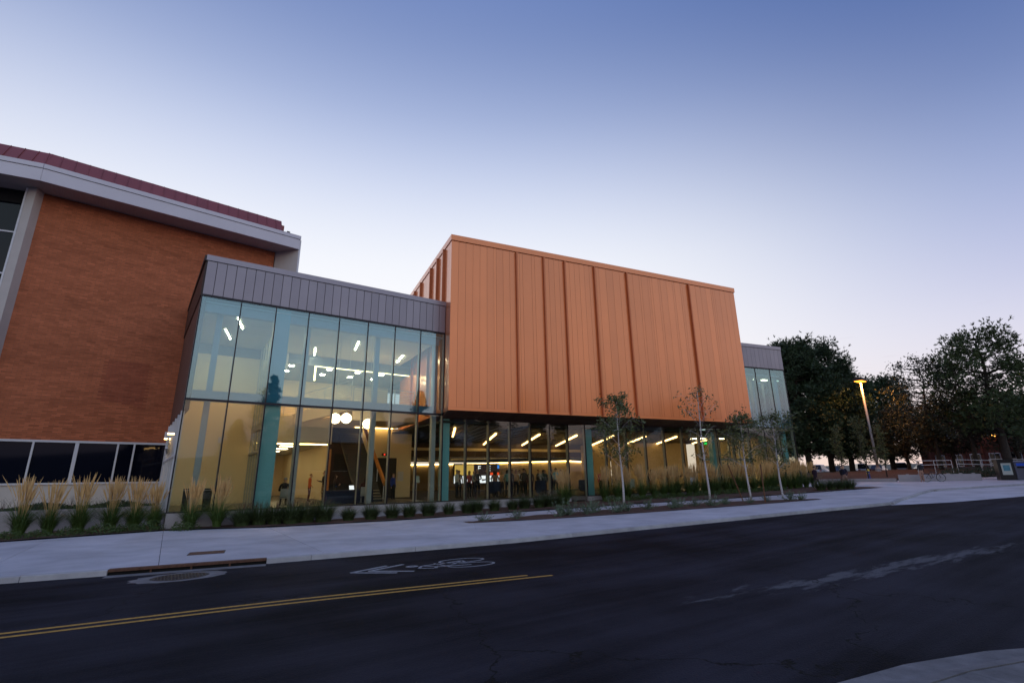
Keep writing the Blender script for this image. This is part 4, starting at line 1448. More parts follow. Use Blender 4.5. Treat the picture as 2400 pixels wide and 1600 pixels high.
for k, (x, y, s) in enumerate(((-4.85, .35, 1.0), (-4.0, .5, .92), (-3.05, .6, 1.02), (-1.98, .55, .97), (-1.15, .55, .95), (-.42, .35, .88))):
    put_reed(x, y, zg(x), s, ORD[k] + ' tall feather reed grass from the left before the low planter wall', GR1, k % 3)
for k, (x, y, s) in enumerate(((.95, -.62, .95), (2.0, -.75, .98))):
    put_reed(x, y, zg(x), s, ('left' if k == 0 else 'right') + ' one of two reed grasses at the left corner of the glass lobby', GR2)
for k, (x, y, s) in enumerate(((21.25, -2.3, .95), (21.75, -2.1, .97))):
    put_reed(x, y, zg(x) + .02, s, ('left' if k == 0 else 'right') + ' one of the tan reed grass pair standing alone midway along the glass', GR2)
xx = 25.4
k = 0
while xx < 45.6:
    y = -1.6 - .2158 * (xx - 24.85) - rp.uniform(0, .5)
    put_reed(xx, y - .15, zg(xx), rp.uniform(.86, 1.06), ORD[k] + ' feather reed grass from the left in the long row along the right-hand glass', GR2)
    k += 1
    xx += .72 if xx > 30 else .95


# dark fountain-grass mounds
def mound(seed):
    r = random.Random(seed); g = MB(); t = MB()
    for _ in range(760):
        a = r.uniform(0, 2 * pi); rr = .24 * sqrt(r.random())
        tilt = r.random()
        g.blade((rr * cos(a), rr * sin(a), 0), (cos(a), sin(a)), r.uniform(.55, 1.0) * (1 - .30 * tilt), r.uniform(.012, .02), .15 + 1.05 * tilt, 4, .1 + .62 * tilt * r.random())
    for _ in range(60):
        a = r.uniform(0, 2 * pi); rr = .32 * sqrt(r.random())
        z = r.uniform(.48, .70)
        t.blade((rr * cos(a), rr * sin(a), z), (cos(a), sin(a)), r.uniform(.12, .26), .009, r.uniform(.2, .8), 2)
    return g, t


mounds = []
for s in (5, 6, 7):
    g, tps = mound(s)
    o = thing('fountain_grass', '', 'ornamental grass', (0, 0, 0), 0, 'dark grass mounds along the plinth')
    g.build('foliage', M['blade_dark'], o); tps.build('seed_heads', M['red_tip'], o)
    mounds.append(o)
um = [False] * 3
mx = [3.0, 3.7, 4.4, 5.1, 5.8, 6.6, 7.8, 8.9, 10.0, 11.0, 12.05, 13.2, 14.3, 15.0, 16.1, 17.25, 18.1, 19.1, 19.9, 20.6]
for k, x in enumerate(mx):
    i = k % 3
    y = -1.05 - .10 * max(0, x - 4) + rp.uniform(-.12, .1)
    s = rp.uniform(1.25, 1.5) if x < 7 else rp.uniform(.92, 1.25)
    lb = ORD[k] + ' dark green grass mound from the left along the concrete plinth'
    if not um[i]:
        um[i] = True; o = mounds[i]; o.location = (x, y, zg(x)); o.scale = (s, s, s); o['label'] = lb
    else:
        dup(mounds[i], (x, y, zg(x)), rp.uniform(0, 6), s, lb)
for k, (x, y) in enumerate(((42.6, -8.3), (43.6, -8.6), (44.4, -8.9), (45.2, -9.2))):
    dup(mounds[k % 3], (x - 2.0, y - .9, zg(x - 2)), rp.uniform(0, 6), 1.1, ORD[k] + ' dark grass mound from the left at the plaza end of the bed', 'dark grass mounds at the plaza')


# low leafy shrubs
def leafball(seed, rx, rz, n, s, m, name, label, cat, group):
    r = random.Random(seed); b = MB()
    for _ in range(n):
        while True:
            p = Vector((r.uniform(-1, 1), r.uniform(-1, 1), r.uniform(0, 1)))
            if .45 < p.length < 1: break
        k = 1 + .18 * sin(5 * p.x + seed) * cos(4 * p.y)
        random.seed(r.random())
        b.leaf((p.x * rx * k, p.y * rx * k, p.z * rz * k), s * r.uniform(.6, 1.2), .6)
    o = thing(name, label, cat, (0, 0, 0), 0, group)
    b.build('foliage', m, o)
    st_ = MB()
    for j in range(5):
        a = j * 1.257
        st_.tube([(0, 0, 0), (.5 * rx * cos(a), .5 * rx * sin(a), rz * .6)], [.012, .005], 4)
    st_.build('stems', M['stake'], o)
    return o


shr = [leafball(s, .52, .36, 520, .055, M['shrub'], 'low_shrub', '', 'shrub', 'low green shrubs in the beds') for s in (31, 32)]
us = [False] * 2
spots = [(-4.95, -1.0, 'under the first reed grass at the far left'), (-4.1, -.85, 'under the second reed grass from the left'), (-3.15, -.75, 'under the third reed grass from the left'),
         (-2.1, -.55, 'under the fourth reed grass from the left'), (-1.25, -.35, 'left of the lobby corner'), (-.55, -.25, 'right by the lobby corner'), (.75, -1.0, 'under the lobby corner reed grass')]
xx = 24.9
while xx < 41:
    spots.append((xx, -2.75 - .2158 * (xx - 24.85) - .3, None)); xx += .95
k = 0
for x, y, w in spots:
    i = k % 2
    if w is None:
        lb = ORD[k - 7] + ' low green shrub from the left in front of the right-hand reed grasses'
    else:
        lb = 'low green shrub ' + w
    s = rp.uniform(.9, 1.25)
    if not us[i]:
        us[i] = True; o = shr[i]; o.location = (x, y, zg(x)); o.scale = (s, s, s); o['label'] = lb
    else:
        dup(shr[i], (x, y, zg(x)), rp.uniform(0, 6), s, lb)
    k += 1


# sage-like plants of the planting strip
def sprig(seed):
    r = random.Random(seed); b = MB()
    for _ in range(26):
        a = r.uniform(0, 2 * pi); el = r.uniform(.25, 1.3); L_ = r.uniform(.25, .5)
        d = Vector((cos(a) * cos(el), sin(a) * cos(el), sin(el)))
        b.tube([(0, 0, 0), d * L_], [.006, .003], 3, cap=False)
        for j in range(12):
            random.seed(r.random())
            q = d * L_ * r.uniform(.3, 1.05)
            b.leaf((q.x + r.gauss(0, .02), q.y + r.gauss(0, .02), max(.01, q.z + r.gauss(0, .02))), r.uniform(.03, .055), .45)
    return b


sg = []
for s in (41, 42, 43):
    o = thing('sage_plant', '', 'plant', (0, 0, 0), 0, 'small plants in the mulch strip')
    sprig(s).build('foliage', M['sage'], o)
    sg.append(o)
ug = [False] * 3
kk = 0
for x, f in ((12.6, .5), (14.2, .45), (16.3, .35), (17.0, .5), (17.7, .35), (18.6, .6), (19.4, .35), (20.2, .4), (21.6, .5), (22.6, .3), (23.2, .4), (24.6, .5), (25.2, .3), (26.3, .4), (27.0, .6), (27.7, .3), (29.2, .5), (30.4, .4), (31.2, .5)):
    y = bed_b(x) + (bed_a(x) - bed_b(x)) * f
    i = kk % 3
    s = rp.uniform(.8, 1.5) * (1.3 if 16 < x < 20 else 1)
    lb = ORD[kk] + ' grey green plant from the left in the mulch strip with the young trees'
    if not ug[i]:
        ug[i] = True; o = sg[i]; o.location = (x, y, zg(x)); o.scale = (s, s, s); o['label'] = lb
    else:
        dup(sg[i], (x, y, zg(x)), rp.uniform(0, 6), s, lb)
    kk += 1
# ivy bed behind the planter wall
iv = MB(); r = random.Random(9)
for _ in range(4200):
    x = r.uniform(-9.5, -.55); y0 = .2 + (x + 22) * .1089 + .35
    y = y0 + r.uniform(0, 2.8) ** 1.0
    random.seed(r.random())
    h = .10 + .26 * (sin(x * 2.3) * .5 + .5) * (1 if y < y0 + 1.6 else .7)
    iv.leaf((x, y, zg(x) + .82 + r.random() * h + .05), r.uniform(.05, .10), .8)
iv.build('ground_cover', M['ivy'], kind='stuff')
fl = MB()
for _ in range(260):
    x = r.uniform(-9, -.7); y0 = .2 + (x + 22) * .1089 + .6
    a = r.uniform(0, 6.28)
    fl.blade((x, y0 + r.uniform(0, .8), zg(x) + 1.0), (cos(a), sin(a)), r.uniform(.25, .6), .014, r.uniform(.1, .6), 3)
    fl.leaf((x + r.gauss(0, .1), y0 + .3, zg(x) + 1.1 + r.random() * .4), .03)
fl.build('flower_stems', M['red_tip'], kind='stuff')


# young aspens
def aspen(name, label, base, h, spread, nl, seed, lean=(0, 0), fork=.36):
    r = random.Random(seed)
    t = thing(name, label, 'tree', base, 0, 'young white-barked trees in the mulch strip')
    tr = MB(); lf = MB()
    pts = []
    for i in range(9):
        f = i / 8
        pts.append(Vector((lean[0] * f + .05 * sin(f * 7 + seed), lean[1] * f + .05 * cos(f * 6 + seed), h * .96 * f)))
    tr.tube(pts, [.062 * (1 - .86 * i / 8) + .004 for i in range(9)], 8)

    def leaves(q, n, sp):
        for _ in range(n):
            random.seed(r.random())
            lf.leaf((q.x + r.gauss(0, sp), q.y + r.gauss(0, sp), q.z + r.gauss(0, sp)), r.uniform(.06, .10), .85)
    nb = 19
    for i in range(nb):
        f = fork + (1 - fork) * (i + r.random()) / nb
        j = min(7, int(f * 8)); p = pts[j].lerp(pts[j + 1], f * 8 - j)
        a = i * 2.4 + r.uniform(-.5, .5)
        L_ = spread * (.50 + .62 * sin(pi * min(1, .12 + .80 * (f - fork) / (1 - fork)))) * (1.0 if f < .86 else .55) * r.uniform(.6, 1.1)
        d = Vector((cos(a), sin(a), r.uniform(.55, 1.1))).normalized()
        e = p + d * L_; mid = p.lerp(e, .5) + Vector((0, 0, .08 * L_))
        tr.tube([p, mid, e], [.02 * (1.2 - f), .012 * (1.2 - f), .004], 5)
        for k in range(4):
            q = p.lerp(e, r.uniform(.4, 1.0))
            d2 = Vector((r.gauss(0, 1), r.gauss(0, 1), r.gauss(.4, .6))).normalized()
            e2 = q + d2 * L_ * r.uniform(.25, .5)
            tr.tube([q, e2], [.006, .003], 4, cap=False)
            leaves(e2, nl // 110, .13); leaves(q.lerp(e2, .5), nl // 150, .12)
        leaves(e, nl // 80, .15)
    leaves(pts[-1], nl // 20, .12)
    tr.build('trunk', M['bark_white'], t, smooth=True)
    lf.build('crown', M['aspen_leaf'], t)
    return t


aspen('young_tree', 'young white-barked tree with a full crown, leftmost in front of the copper box', (20.72, -8.2, zg(20.72)), 6.2, 1.75, 1750, 1, fork=.34)
aspen('young_tree', 'tall thin young white-barked tree with sparse leaves, second from the left', (25.72, -10.05, zg(25.72)), 6.85, 1.5, 420, 2, fork=.34)
aspen('young_tree', 'young white-barked tree between two brown stakes', (28.64, -10.77, zg(28.64)), 5.1, 1.55, 1250, 3, fork=.36)
aspen('young_tree', 'short young white-barked tree, rightmost in the mulch strip', (31.93, -10.95, zg(31.93)), 5.25, 1.6, 1200, 4, fork=.34)
for (x, y, lx, nm) in ((29.39, -9.82, -.62, 'leaning brown stake to the left of the staked young tree'), (28.75, -11.6, .02, 'upright brown stake beside the staked young tree')):
    s = tag(MB().tube([(x, y, zg(x) - .02), (x + lx, y - lx * .5, zg(x) + 2.15)], .035, 7).build('tree_stake', M['stake']), nm, 'stake', 'tree stakes')
# ================================================================== trees, lamp, plaza, far buildings
M['bark'] = mat('dark_bark', (.035, .024, .018), .9, var=.4, vscale=6, bump=.6, bscale=12)
M['needle'] = mat('pine_needles', (.026, .050, .017), .6, var=.5, vscale=.9, rnd=.18)
M['needle2'] = mat('pine_needles_light', (.055, .084, .022), .6, var=.45, vscale=1.1, rnd=.15)
M['autumn'] = mat('reddish_leaves', (.030, .032, .012), .6, var=.5, vscale=.7, rnd=.2)
M['yellowleaf'] = mat('yellow_green_leaves', (.085, .085, .018), .6, var=.4, vscale=1.2, rnd=.15)


def bigtree(name, label, base, h, crown, seed, leafm, tufts=60, per=95, size=.2, trunk=.3, z0=.22, needle=True, cat='tree', group=None, shape='round'):
    """Tree with limbs; the crown is a set of needle or leaf clumps at the limb ends, with gaps between."""
    r = random.Random(seed)
    t = thing(name, label, cat, base, 0, group)
    tr = MB(); lf = MB()
    n = 7
    pts = [Vector((.25 * sin(i * 1.3 + seed) * i / n, .25 * cos(i * 1.7 + seed) * i / n, h * .93 * i / n)) for i in range(n + 1)]
    tr.tube(pts, [trunk * (1 - .85 * i / n) for i in range(n + 1)], 8)
    for i in range(tufts):
        f = z0 + (1 - z0) * ((i + r.random()) / tufts)
        if shape == 'cone':
            f = z0 + (1 - z0) * ((i // 6) * 6 + 5.2 * r.random()) / tufts
            w = crown * 1.3 * max(.02, 1.0 - f) ** .85 / (1 - z0) * r.uniform(.5, 1.1)
        elif shape == 'column':
            w = crown * (.55 + .45 * sin(pi * min(1, (f - z0) / (1 - z0) * .9 + .1))) * r.uniform(.3, 1)
        else:
            g = (f - z0) / (1 - z0)
            w = crown * (sin(pi * (.12 + .80 * g)) ** .7) * r.uniform(.45, 1.08)
        a = i * 2.39996 + r.uniform(-.6, .6)
        p = Vector((pts[0].x, pts[0].y, max(h * z0 * .8, h * f - w * (.35 if shape != 'cone' else -.15))))
        e = Vector((w * cos(a), w * sin(a), h * f * .985))
        tr.tube([p, p.lerp(e, .55) + Vector((0, 0, -.05 * w)), e], [trunk * .22, trunk * .12, .015], 5, cap=False)
        R_ = (crown * .21 + .14) * r.uniform(.7, 1.25) * ((1.05 - .8 * f) if shape == 'cone' else 1)
        k_n = int(per * r.uniform(.7, 1.2))
        for _ in range(k_n):
            v = Vector((r.gauss(0, .5), r.gauss(0, .5), r.gauss(0, .36)))
            c = e + v * R_
            if shape == 'cone':
                c = Vector((0, 0, e.z + .10 * w)).lerp(e, r.uniform(.25, 1.05) ** .7) + Vector((v.x, v.y, v.z * .9)) * R_
            if needle:
                d = (v + Vector((0, 0, .35)) + Vector((r.gauss(0, .5), r.gauss(0, .5), r.gauss(0, .5)))).normalized()
                for _k in range(6):
                    dd = (d + Vector((r.gauss(0, .35), r.gauss(0, .35), r.gauss(0, .35)))).normalized()
                    sidev = dd.cross(Vector((r.gauss(0, 1), r.gauss(0, 1), r.gauss(0, 1)))).normalized() * size * .13
                    q = c + dd * size * 1.1
                    lf.add([c - sidev, c + sidev, q + sidev * .3, q - sidev * .3], [(0, 1, 2, 3)])
            else:
                random.seed(r.random())
                lf.leaf(c, size * r.uniform(.6, 1.15), .7)
    tr.build('trunk', M['bark'], t, smooth=True)
    lf.build('crown', leafm, t)
    return t


C2 = Vector((CAM.x, CAM.y))


def at(px, dist):
    """Plan position at a horizontal distance along a bearing given as degrees right of +Y."""
    a = radians(px)
    return (C2.x + dist * sin(a), C2.y + dist * cos(a))


GP = 'big dark pines behind the plaza'
for i, (bear, dist, h, cw, lb, kw) in enumerate((
        (64.2, 70, 16.2, 4.0, 'tall dense dark pine right behind the corner of the glass pavilion', {}),
        (66.0, 75, 16.5, 4.5, 'broad dense dark pine, second from the pavilion corner', {}),
        (67.6, 80, 13.8, 3.7, 'dense dark pine leaning into the lamp post side of the grove', {}),
        (70.7, 92, 13.6, 4.0, 'rounded pine seen beyond the lamp post', {}),
        (62.2, 78, 16.6, 4.2, 'dense pine mostly hidden by the glass pavilion', {}))):
    x, y = at(bear, dist)
    bigtree('pine_tree', lb, (x, y, 1.3), h, cw, 100 + i, M['needle'], 135, 74, .34, .38, .16, True, 'tree', GP)
for i, (bear, dist, h, cw, seed, mm, lb, kw) in enumerate((
        (78.2, 70, 14.4, 4.4, 201, M['needle2'], 'tallest open-crowned pine with clumpy needles near the right edge', dict(tufts=64, per=90, size=.30, z0=.30)),
        (82.2, 60, 7.4, 3.0, 202, M['needle2'], 'pine cut by the right edge of the picture above the brick dormitory', dict(tufts=52, per=85, size=.28, z0=.28)),
        (85.8, 46, 9.2, 2.6, 203, M['needle2'], 'pine at the right border reaching in with a few branches', dict(tufts=46, per=85, size=.28, z0=.30)))):
    x, y = at(bear, dist)
    bigtree('pine_tree', lb, (x, y, 1.1), h, cw, seed, mm, trunk=.40, needle=True, group='open pines at the right', **kw)
for i, (bear, dist, h, cw, seed, lb) in enumerate((
        (74.0, 72, 13.0, 4.0, 301, 'leafy reddish tree left of the tallest pine'),
        (76.3, 71, 12.0, 4.3, 302, 'dark reddish-green tree behind the bench wall'),
        (71.8, 77, 8.0, 3.4, 303, 'low bushy tree with rusty leaves right of the lamp post'),
        (78.9, 75, 8.2, 3.6, 304, 'low dark leafy tree in front of the brick dormitory'),
        (75.0, 74, 8.0, 3.4, 305, 'low dark leafy tree behind the white handrails'))):
    x, y = at(bear, dist)
    bigtree('broadleaf_tree', lb, (x, y, 1.0), h, cw, seed, M['autumn'], 100, 50, .19, .24, .30, False, 'tree', 'leafy trees behind the plaza')
for i, (bear, dist, h, cw, lb) in enumerate(((66.8, 58, 5.0, .55, 'slim young tree left of the lamp post on the bark slope'), (68.7, 56, 5.6, .8, 'slim yellow-green young tree just left of the lamp post'), (70.1, 59, 4.8, .5, 'slim young tree just right of the lamp post'))):
    x, y = at(bear, dist)
    bigtree('slim_tree', lb, (x, y, zg(x) + .45), h, cw, 400 + i, M['yellowleaf'], 34, 30, .10, .06, .22, False, 'tree', 'slim young trees on the bark slope', 'column')

# lit street lamp
lx, ly = 65.2, -4.0
LZ = 1.3
lp = thing('street_lamp', 'tall street lamp with a glowing orange flat head among the pines', 'street lamp', (lx, ly, LZ))
M['pole'] = mat('galvanised_pole', (.40, .36, .35), .5, metal=.3, var=.1)
MB().lathe([(.28, 0), (.28, .5), (.16, .55)], 14).build('footing', M['concrete_wall'], lp)
MB().tube([(0, 0, .5), (0, 0, 10.2)], [.15, .10], 10).build('pole', M['pole'], lp, smooth=True)
MB().box(-.75, -.42, 10.28, .75, .42, 10.62).build('head', M['dark_metal'], lp)
M['sodium'] = glow('sodium_lens', (1.0, .30, .03), 4.0)
MB().box(-.68, -.36, 10.20, .68, .36, 10.28).build('lens', M['sodium'], lp)

spd = bpy.data.lights.new('street_lamp_light', 'SPOT'); spd.energy = 1500; spd.color = (1.0, .42, .10)
spd.spot_size = radians(165); spd.spot_blend = .4; spd.shadow_soft_size = .12
spo = bpy.data.objects.new('street_lamp_light', spd); COL.objects.link(spo); spo.parent = lp; spo.location = (-.2, -.3, 10.12)

# low walls and bench wall of the plaza
lw = thing('low_kerb_wall', 'low concrete edging wall between the plaza and the bark slope', 'wall')
pl_ = [(49.5, 7.5), (52.0, 1.0), (55.9, -4.4), (56.3, -8.6)]
for k, (a, c) in enumerate(zip(pl_, pl_[1:])):
    MB().wall(a, lerp2(a, c, .996), 0, .35, zg(a[0]) - .1, zg(a[0]) + .30, zg(c[0]) - .1, zg(c[0]) + .30).build('section', M['concrete_wall'], lw)
bw = thing('bench_wall', 'concrete seat wall behind the parked bicycle', 'bench wall')
pb_ = [(56.3, -8.8), (57.2, -11.6), (58.3, -14.2)]
for k, (a, c) in enumerate(zip(pb_, pb_[1:])):
    MB().wall(a, lerp2(a, c, .997), 0, .5, zg(a[0]) - .1, zg(a[0]) + .62, zg(c[0]) - .1, zg(c[0]) + .56).build('section', M['concrete_wall'], bw)
    for j in range(3):
        p = lerp2(a, c, .2 + .3 * j); q = lerp2(a, c, .28 + .3 * j)
        MB().wall(p, q, .12, .2, zg(p[0]) + .60, zg(p[0]) + .66).build('skate_stop', M['pole'], bw)

# handrails
hr = thing('handrail', 'white pipe handrail of the ramp, short run left of the tree trunk', 'handrail')
M['rail_white'] = mat('white_pipe', (.62, .58, .58), .45, var=.05)


def pipe_rail(root, pts, h=1.0, gap=1.35):
    for j, hh in enumerate((h, h * .58)):
        MB().tube([(x, y, z + hh) for x, y, z in pts], .035, 6).build('rail', M['rail_white'], root)
    for (x0, y0, z0), (x1, y1, z1) in zip(pts, pts[1:]):
        l = hypot(x1 - x0, y1 - y0); n = max(1, int(l / gap))
        for k in range(n + 1):
            t = k / n
            x, y, z = x0 + (x1 - x0) * t, y0 + (y1 - y0) * t, z0 + (z1 - z0) * t
            MB().tube([(x, y, z - .3), (x, y, z + h)], .03, 6).build('post', M['rail_white'], root)


pipe_rail(hr, [(64.0, -8.0, 1.4), (65.6, -10.4, 1.4)])
hr2 = thing('handrail', 'long white pipe handrail running down to the right edge behind the bins', 'handrail')
pipe_rail(hr2, [(66.0, -10.7, 1.45), (70.0, -15.3, 1.15), (76, -21.5, .85)], gap=1.6)
hr3 = thing('handrail', 'second white pipe handrail of the ramp behind the bins', 'handrail')
pipe_rail(hr3, [(70.5, -12.2, 1.5), (74.0, -16.4, 1.25), (79.5, -22.4, .95)], gap=1.6)

# recycling kiosk and bins
kx_, ky_ = 59.2, -15.6
M['kiosk'] = mat('black_kiosk', (.015, .013, .015), .4, var=.05)
M['bin_grey'] = mat('grey_bin', (.12, .12, .16), .5, var=.06)
M['poster'] = mat('poster_paper', (.55, .58, .52), .5, var=.03)
M['poster_blue'] = mat('poster_picture', (.10, .30, .38), .5, var=.3, vscale=4)
M['label_blue'] = mat('blue_bin_label', (.02, .12, .75), .4, var=0)
M['label_white'] = mat('white_bin_label', (.7, .7, .7), .4, var=0)
RZ = -2.05
kio = thing('poster_kiosk', 'black kiosk with a framed poster at the left end of the bins', 'kiosk', (kx_, ky_, zg(kx_)), radians(-58))
b = MB(); b.hexa([(-.52, -.4, 0), (.52, -.4, 0), (.52, .4, 0), (-.52, .4, 0)], [(-.52, -.36, 1.62), (.52, -.36, 1.62), (.52, .4, 1.55), (-.52, .4, 1.55)]); b.build('body', M['kiosk'], kio)
MB().box(-.33, -.425, .42, .33, -.405, 1.38).build('poster', M['poster'], kio)
MB().box(-.22, -.435, .75, .22, -.426, 1.22).build('picture', M['poster_blue'], kio)
MB().box(-.56, -.42, 1.60, .56, .44, 1.68).build('roof', M['kiosk'], kio)
for k, (lab, lm) in enumerate((('grey recycling bin with a blue label beside the poster kiosk', M['label_blue']), ('grey rubbish bin with a white label at the right end of the bins', M['label_white']))):
    ox = kx_ + (1.0 + .95 * k) * cos(radians(-58)); oy = ky_ + (1.0 + .95 * k) * sin(radians(-58))
    bn = thing('waste_bin', lab, 'bin', (ox, oy, zg(ox)), radians(-58))
    b = MB(); b.hexa([(-.44, -.4, 0), (.44, -.4, 0), (.44, .4, 0), (-.44, .4, 0)], [(-.44, -.34, 1.42), (.44, -.34, 1.42), (.44, .4, 1.52), (-.44, .4, 1.52)]); b.build('body', M['bin_grey'], bn)
    b = MB(); b.hexa([(-.3, -.375, 1.12), (.3, -.375, 1.12), (.3, -.36, 1.12), (-.3, -.36, 1.12)], [(-.3, -.37, 1.34), (.3, -.37, 1.34), (.3, -.34, 1.34), (-.3, -.34, 1.34)]); b.build('label', lm, bn)
    MB().box(-.3, -.40, .95, .3, -.37, 1.06).build('slot', M['black'], bn)

# hydrant
hx, hy = 57.6, -5.9
M['hyd_blue'] = mat('hydrant_blue', (.03, .05, .22), .4, var=.1)
M['hyd_yellow'] = mat('hydrant_yellow', (.75, .52, .03), .4, var=.1)
hyd = thing('fire_hydrant', 'dark blue fire hydrant with a yellow bonnet on the bark slope', 'fire hydrant', (hx, hy, zg(hx) + .25))
MB().lathe([(.20, 0), (.20, .06), (.13, .08), (.13, .62), (.17, .64), (.17, .70)], 14).build('barrel', M['hyd_blue'], hyd, smooth=False)
MB().lathe([(.16, .70), (.15, .80), (.09, .88), (.04, .90), (.04, .96)], 14).build('bonnet', M['hyd_yellow'], hyd)
for s in (-1, 1):
    MB().tube([(0, 0, .5), (s * .25, 0, .5)], .075, 8).build('nozzle', M['hyd_yellow'], hyd)

# bicycle
by = thing('bicycle', 'bicycle leaning along the concrete seat wall', 'bicycle', (55.95, -11.55, zg(55.95)), radians(-52))
M['tyre'] = mat('black_rubber', (.012, .012, .012), .8, var=0)
M['spoke'] = mat('bright_metal', (.55, .55, .58), .25, metal=.9, var=0)
M['frame_blk'] = mat('dark_bike_frame', (.02, .02, .025), .3, var=0)
for wx in (-.53, .53):
    w = MB(); w.tube([(wx + .335 * cos(t), 0, .35 + .335 * sin(t)) for t in frange(0, 2 * pi, pi / 14)], .024, 6, cap=False)
    wo = w.build('wheel', M['tyre'], by)
    w = MB(); w.tube([(wx + .305 * cos(t), 0, .35 + .305 * sin(t)) for t in frange(0, 2 * pi, pi / 14)], .010, 5, cap=False)
    for k in range(14):
        t = k * 2 * pi / 14
        w.tube([(wx, 0, .35), (wx + .30 * cos(t), 0, .35 + .30 * sin(t))], .003, 3, cap=False)
    w.build('rim', M['spoke'], wo)
w = MB()
for a, c in (((-.53, .35), (-.12, .88)), ((-.53, .35), (-.05, .33)), ((-.12, .88), (-.05, .33)), ((-.05, .33), (.36, .82)), ((-.13, .80), (.35, .86)), ((.34, .94), (.53, .35))):
    w.tube([(a[0], 0, a[1]), (c[0], 0, c[1])], .019, 6)
w.build('frame', M['frame_blk'], by)
MB().tube([(.05, 0, .46), (.35, 0, .82)], .024, 6).build('down_tube', M['spoke'], by)
MB().tube([(.33, -.28, 1.0), (.36, 0, .98), (.33, .28, 1.0)], .014, 6).build('handlebar', M['frame_blk'], by)
MB().hexa([(-.28, -.07, .93), (.0, -.03, .93), (.0, .03, .93), (-.28, .07, .93)], [(-.28, -.08, .97), (.0, -.03, .96), (.0, .03, .96), (-.28, .08, .97)]).build('saddle', M['tyre'], by)
w = MB(); w.tube([(-.05, -.1, .33), (-.05, .1, .33)], .02, 6); w.tube([(-.05, .1, .33), (.08, .1, .25)], .012, 5); w.tube([(-.05, -.1, .33), (-.18, -.1, .41)], .012, 5)
w.build('crank', M['spoke'], by)

# yellow-green hedge at the right edge, dark shrubs behind the bench
hd = MB(); r = random.Random(77)
for _ in range(1500):
    t = r.random(); x = 62.5 + 12 * t + r.gauss(0, .5); y = -17.0 - 12 * t + r.gauss(0, .5)
    random.seed(r.random()); hd.leaf((x, y, zg(x) + abs(r.gauss(.25, .22))), r.uniform(.08, .14), .5)
tag(hd.build('hedge', M['yellowleaf']), 'low yellow-green hedge running off the right edge behind the bins', 'hedge')
hd = MB()
for _ in range(1200):
    t = r.random(); x = 59.5 + 2.4 * t + r.gauss(0, .3); y = -11.2 - 3.4 * t + r.gauss(0, .3)
    random.seed(r.random()); hd.leaf((x, y, zg(x) + .2 + abs(r.gauss(.35, .25))), r.uniform(.08, .14), .6)
tag(hd.build('dark_hedge', M['ivy']), 'dark low hedge behind the seat wall beside the kiosk', 'hedge')

# brick dormitory at the right
dm = thing('brick_dormitory', 'dark red brick building with white windows behind the pines at the right', 'building', (0, 0, 0))
M['dorm'] = mat('dorm_brick', (.16, .05, .035), .9, var=.15, vscale=1.5, bump=.2)
q0, q1 = at(72.8, 92), at(84.5, 80)
MB().wall(q0, q1, 0, 12, -.5, 8.6).build('wall', M['dorm'], dm)
MB().wall(q0, q1, -.5, 13, 8.61, 9.2).build('roof', M['grey_cap'], dm)
for k in range(9):
    t = .08 + k * .105
    MB().wall(lerp2(q0, q1, t - .022), lerp2(q0, q1, t - .012), -.25, -.003, -.4, 8.55).build('pilaster', M['dorm'], dm)
    for z in (1.9, 5.6):
        wn_ = MB().wall(lerp2(q0, q1, t + .015), lerp2(q0, q1, t + .075), -.07, -.004, z, z + 1.55).build('window', M['white_metal'], dm)
        for j in range(2):
            for i2 in range(2):
                a0 = t + .019 + j * .028
                MB().wall(lerp2(q0, q1, a0), lerp2(q0, q1, a0 + .024), -.085, -.072, z + .1 + i2 * .7, z + .74 + i2 * .7).build('pane', M['dark_glass'], wn_)
p = lerp2(q0, q1, .46)
wl = tag(MB().wall(lerp2(q0, q1, .456), lerp2(q0, q1, .466), -.3, -.01, 5.2, 5.7).build('wall_lamp', glow('dorm_lamp', (1, .45, .08), 10)), 'small orange wall lamp glowing on the brick dormitory', 'wall lamp')
# ================================================================== people
SKIN = mat('skin', (.50, .29, .20), .55, var=.05)
SHOE = mat('dark_shoes', (.02, .016, .014), .5, var=0)
CLOTH = {}


def cloth(c):
    if c not in CLOTH:
        CLOTH[c] = mat('fabric_%d' % len(CLOTH), c, .85, var=.12, vscale=6, bump=.15, bscale=30)
    return CLOTH[c]


HAIRC = {'grey': (.38, .36, .34), 'dark': (.018, .012, .009), 'brown': (.07, .035, .018), 'blond': (.38, .24, .09), 'red': (.22, .075, .025)}


def skeleton(pose):
    """Joints of a 1.75 m figure facing -Y: name -> (position, radius)."""
    J = {'pelvis': ((0, 0, .95), (.155, .115)), 'waist': ((0, .005, 1.10), (.135, .10)), 'chest': ((0, .0, 1.30), (.165, .115)), 'collar': ((0, .01, 1.45), (.10, .075)),
         'neck': ((0, .0, 1.52), (.052, .052)), 'jaw': ((0, -.015, 1.585), (.068, .078)), 'face': ((0, -.012, 1.66), (.076, .094)), 'crown': ((0, .0, 1.735), (.045, .055))}
    for s, n in ((-1, 'r'), (1, 'l')):
        J[n + 'sho'] = ((s * .175, .01, 1.415), (.062, .062)); J[n + 'elb'] = ((s * .225, .03, 1.13), (.044, .044)); J[n + 'wri'] = ((s * .225, -.04, .89), (.029, .029)); J[n + 'hand'] = ((s * .222, -.06, .815), (.034, .024))
        J[n + 'hip'] = ((s * .092, 0, .87), (.095, .10)); J[n + 'knee'] = ((s * .10, -.015, .49), (.060, .062)); J[n + 'ank'] = ((s * .105, .025, .095), (.042, .045)); J[n + 'toe'] = ((s * .12, -.13, .035), (.042, .032))
    for k, v in pose.items():
        J[k] = (v, J[k][1])
    return J


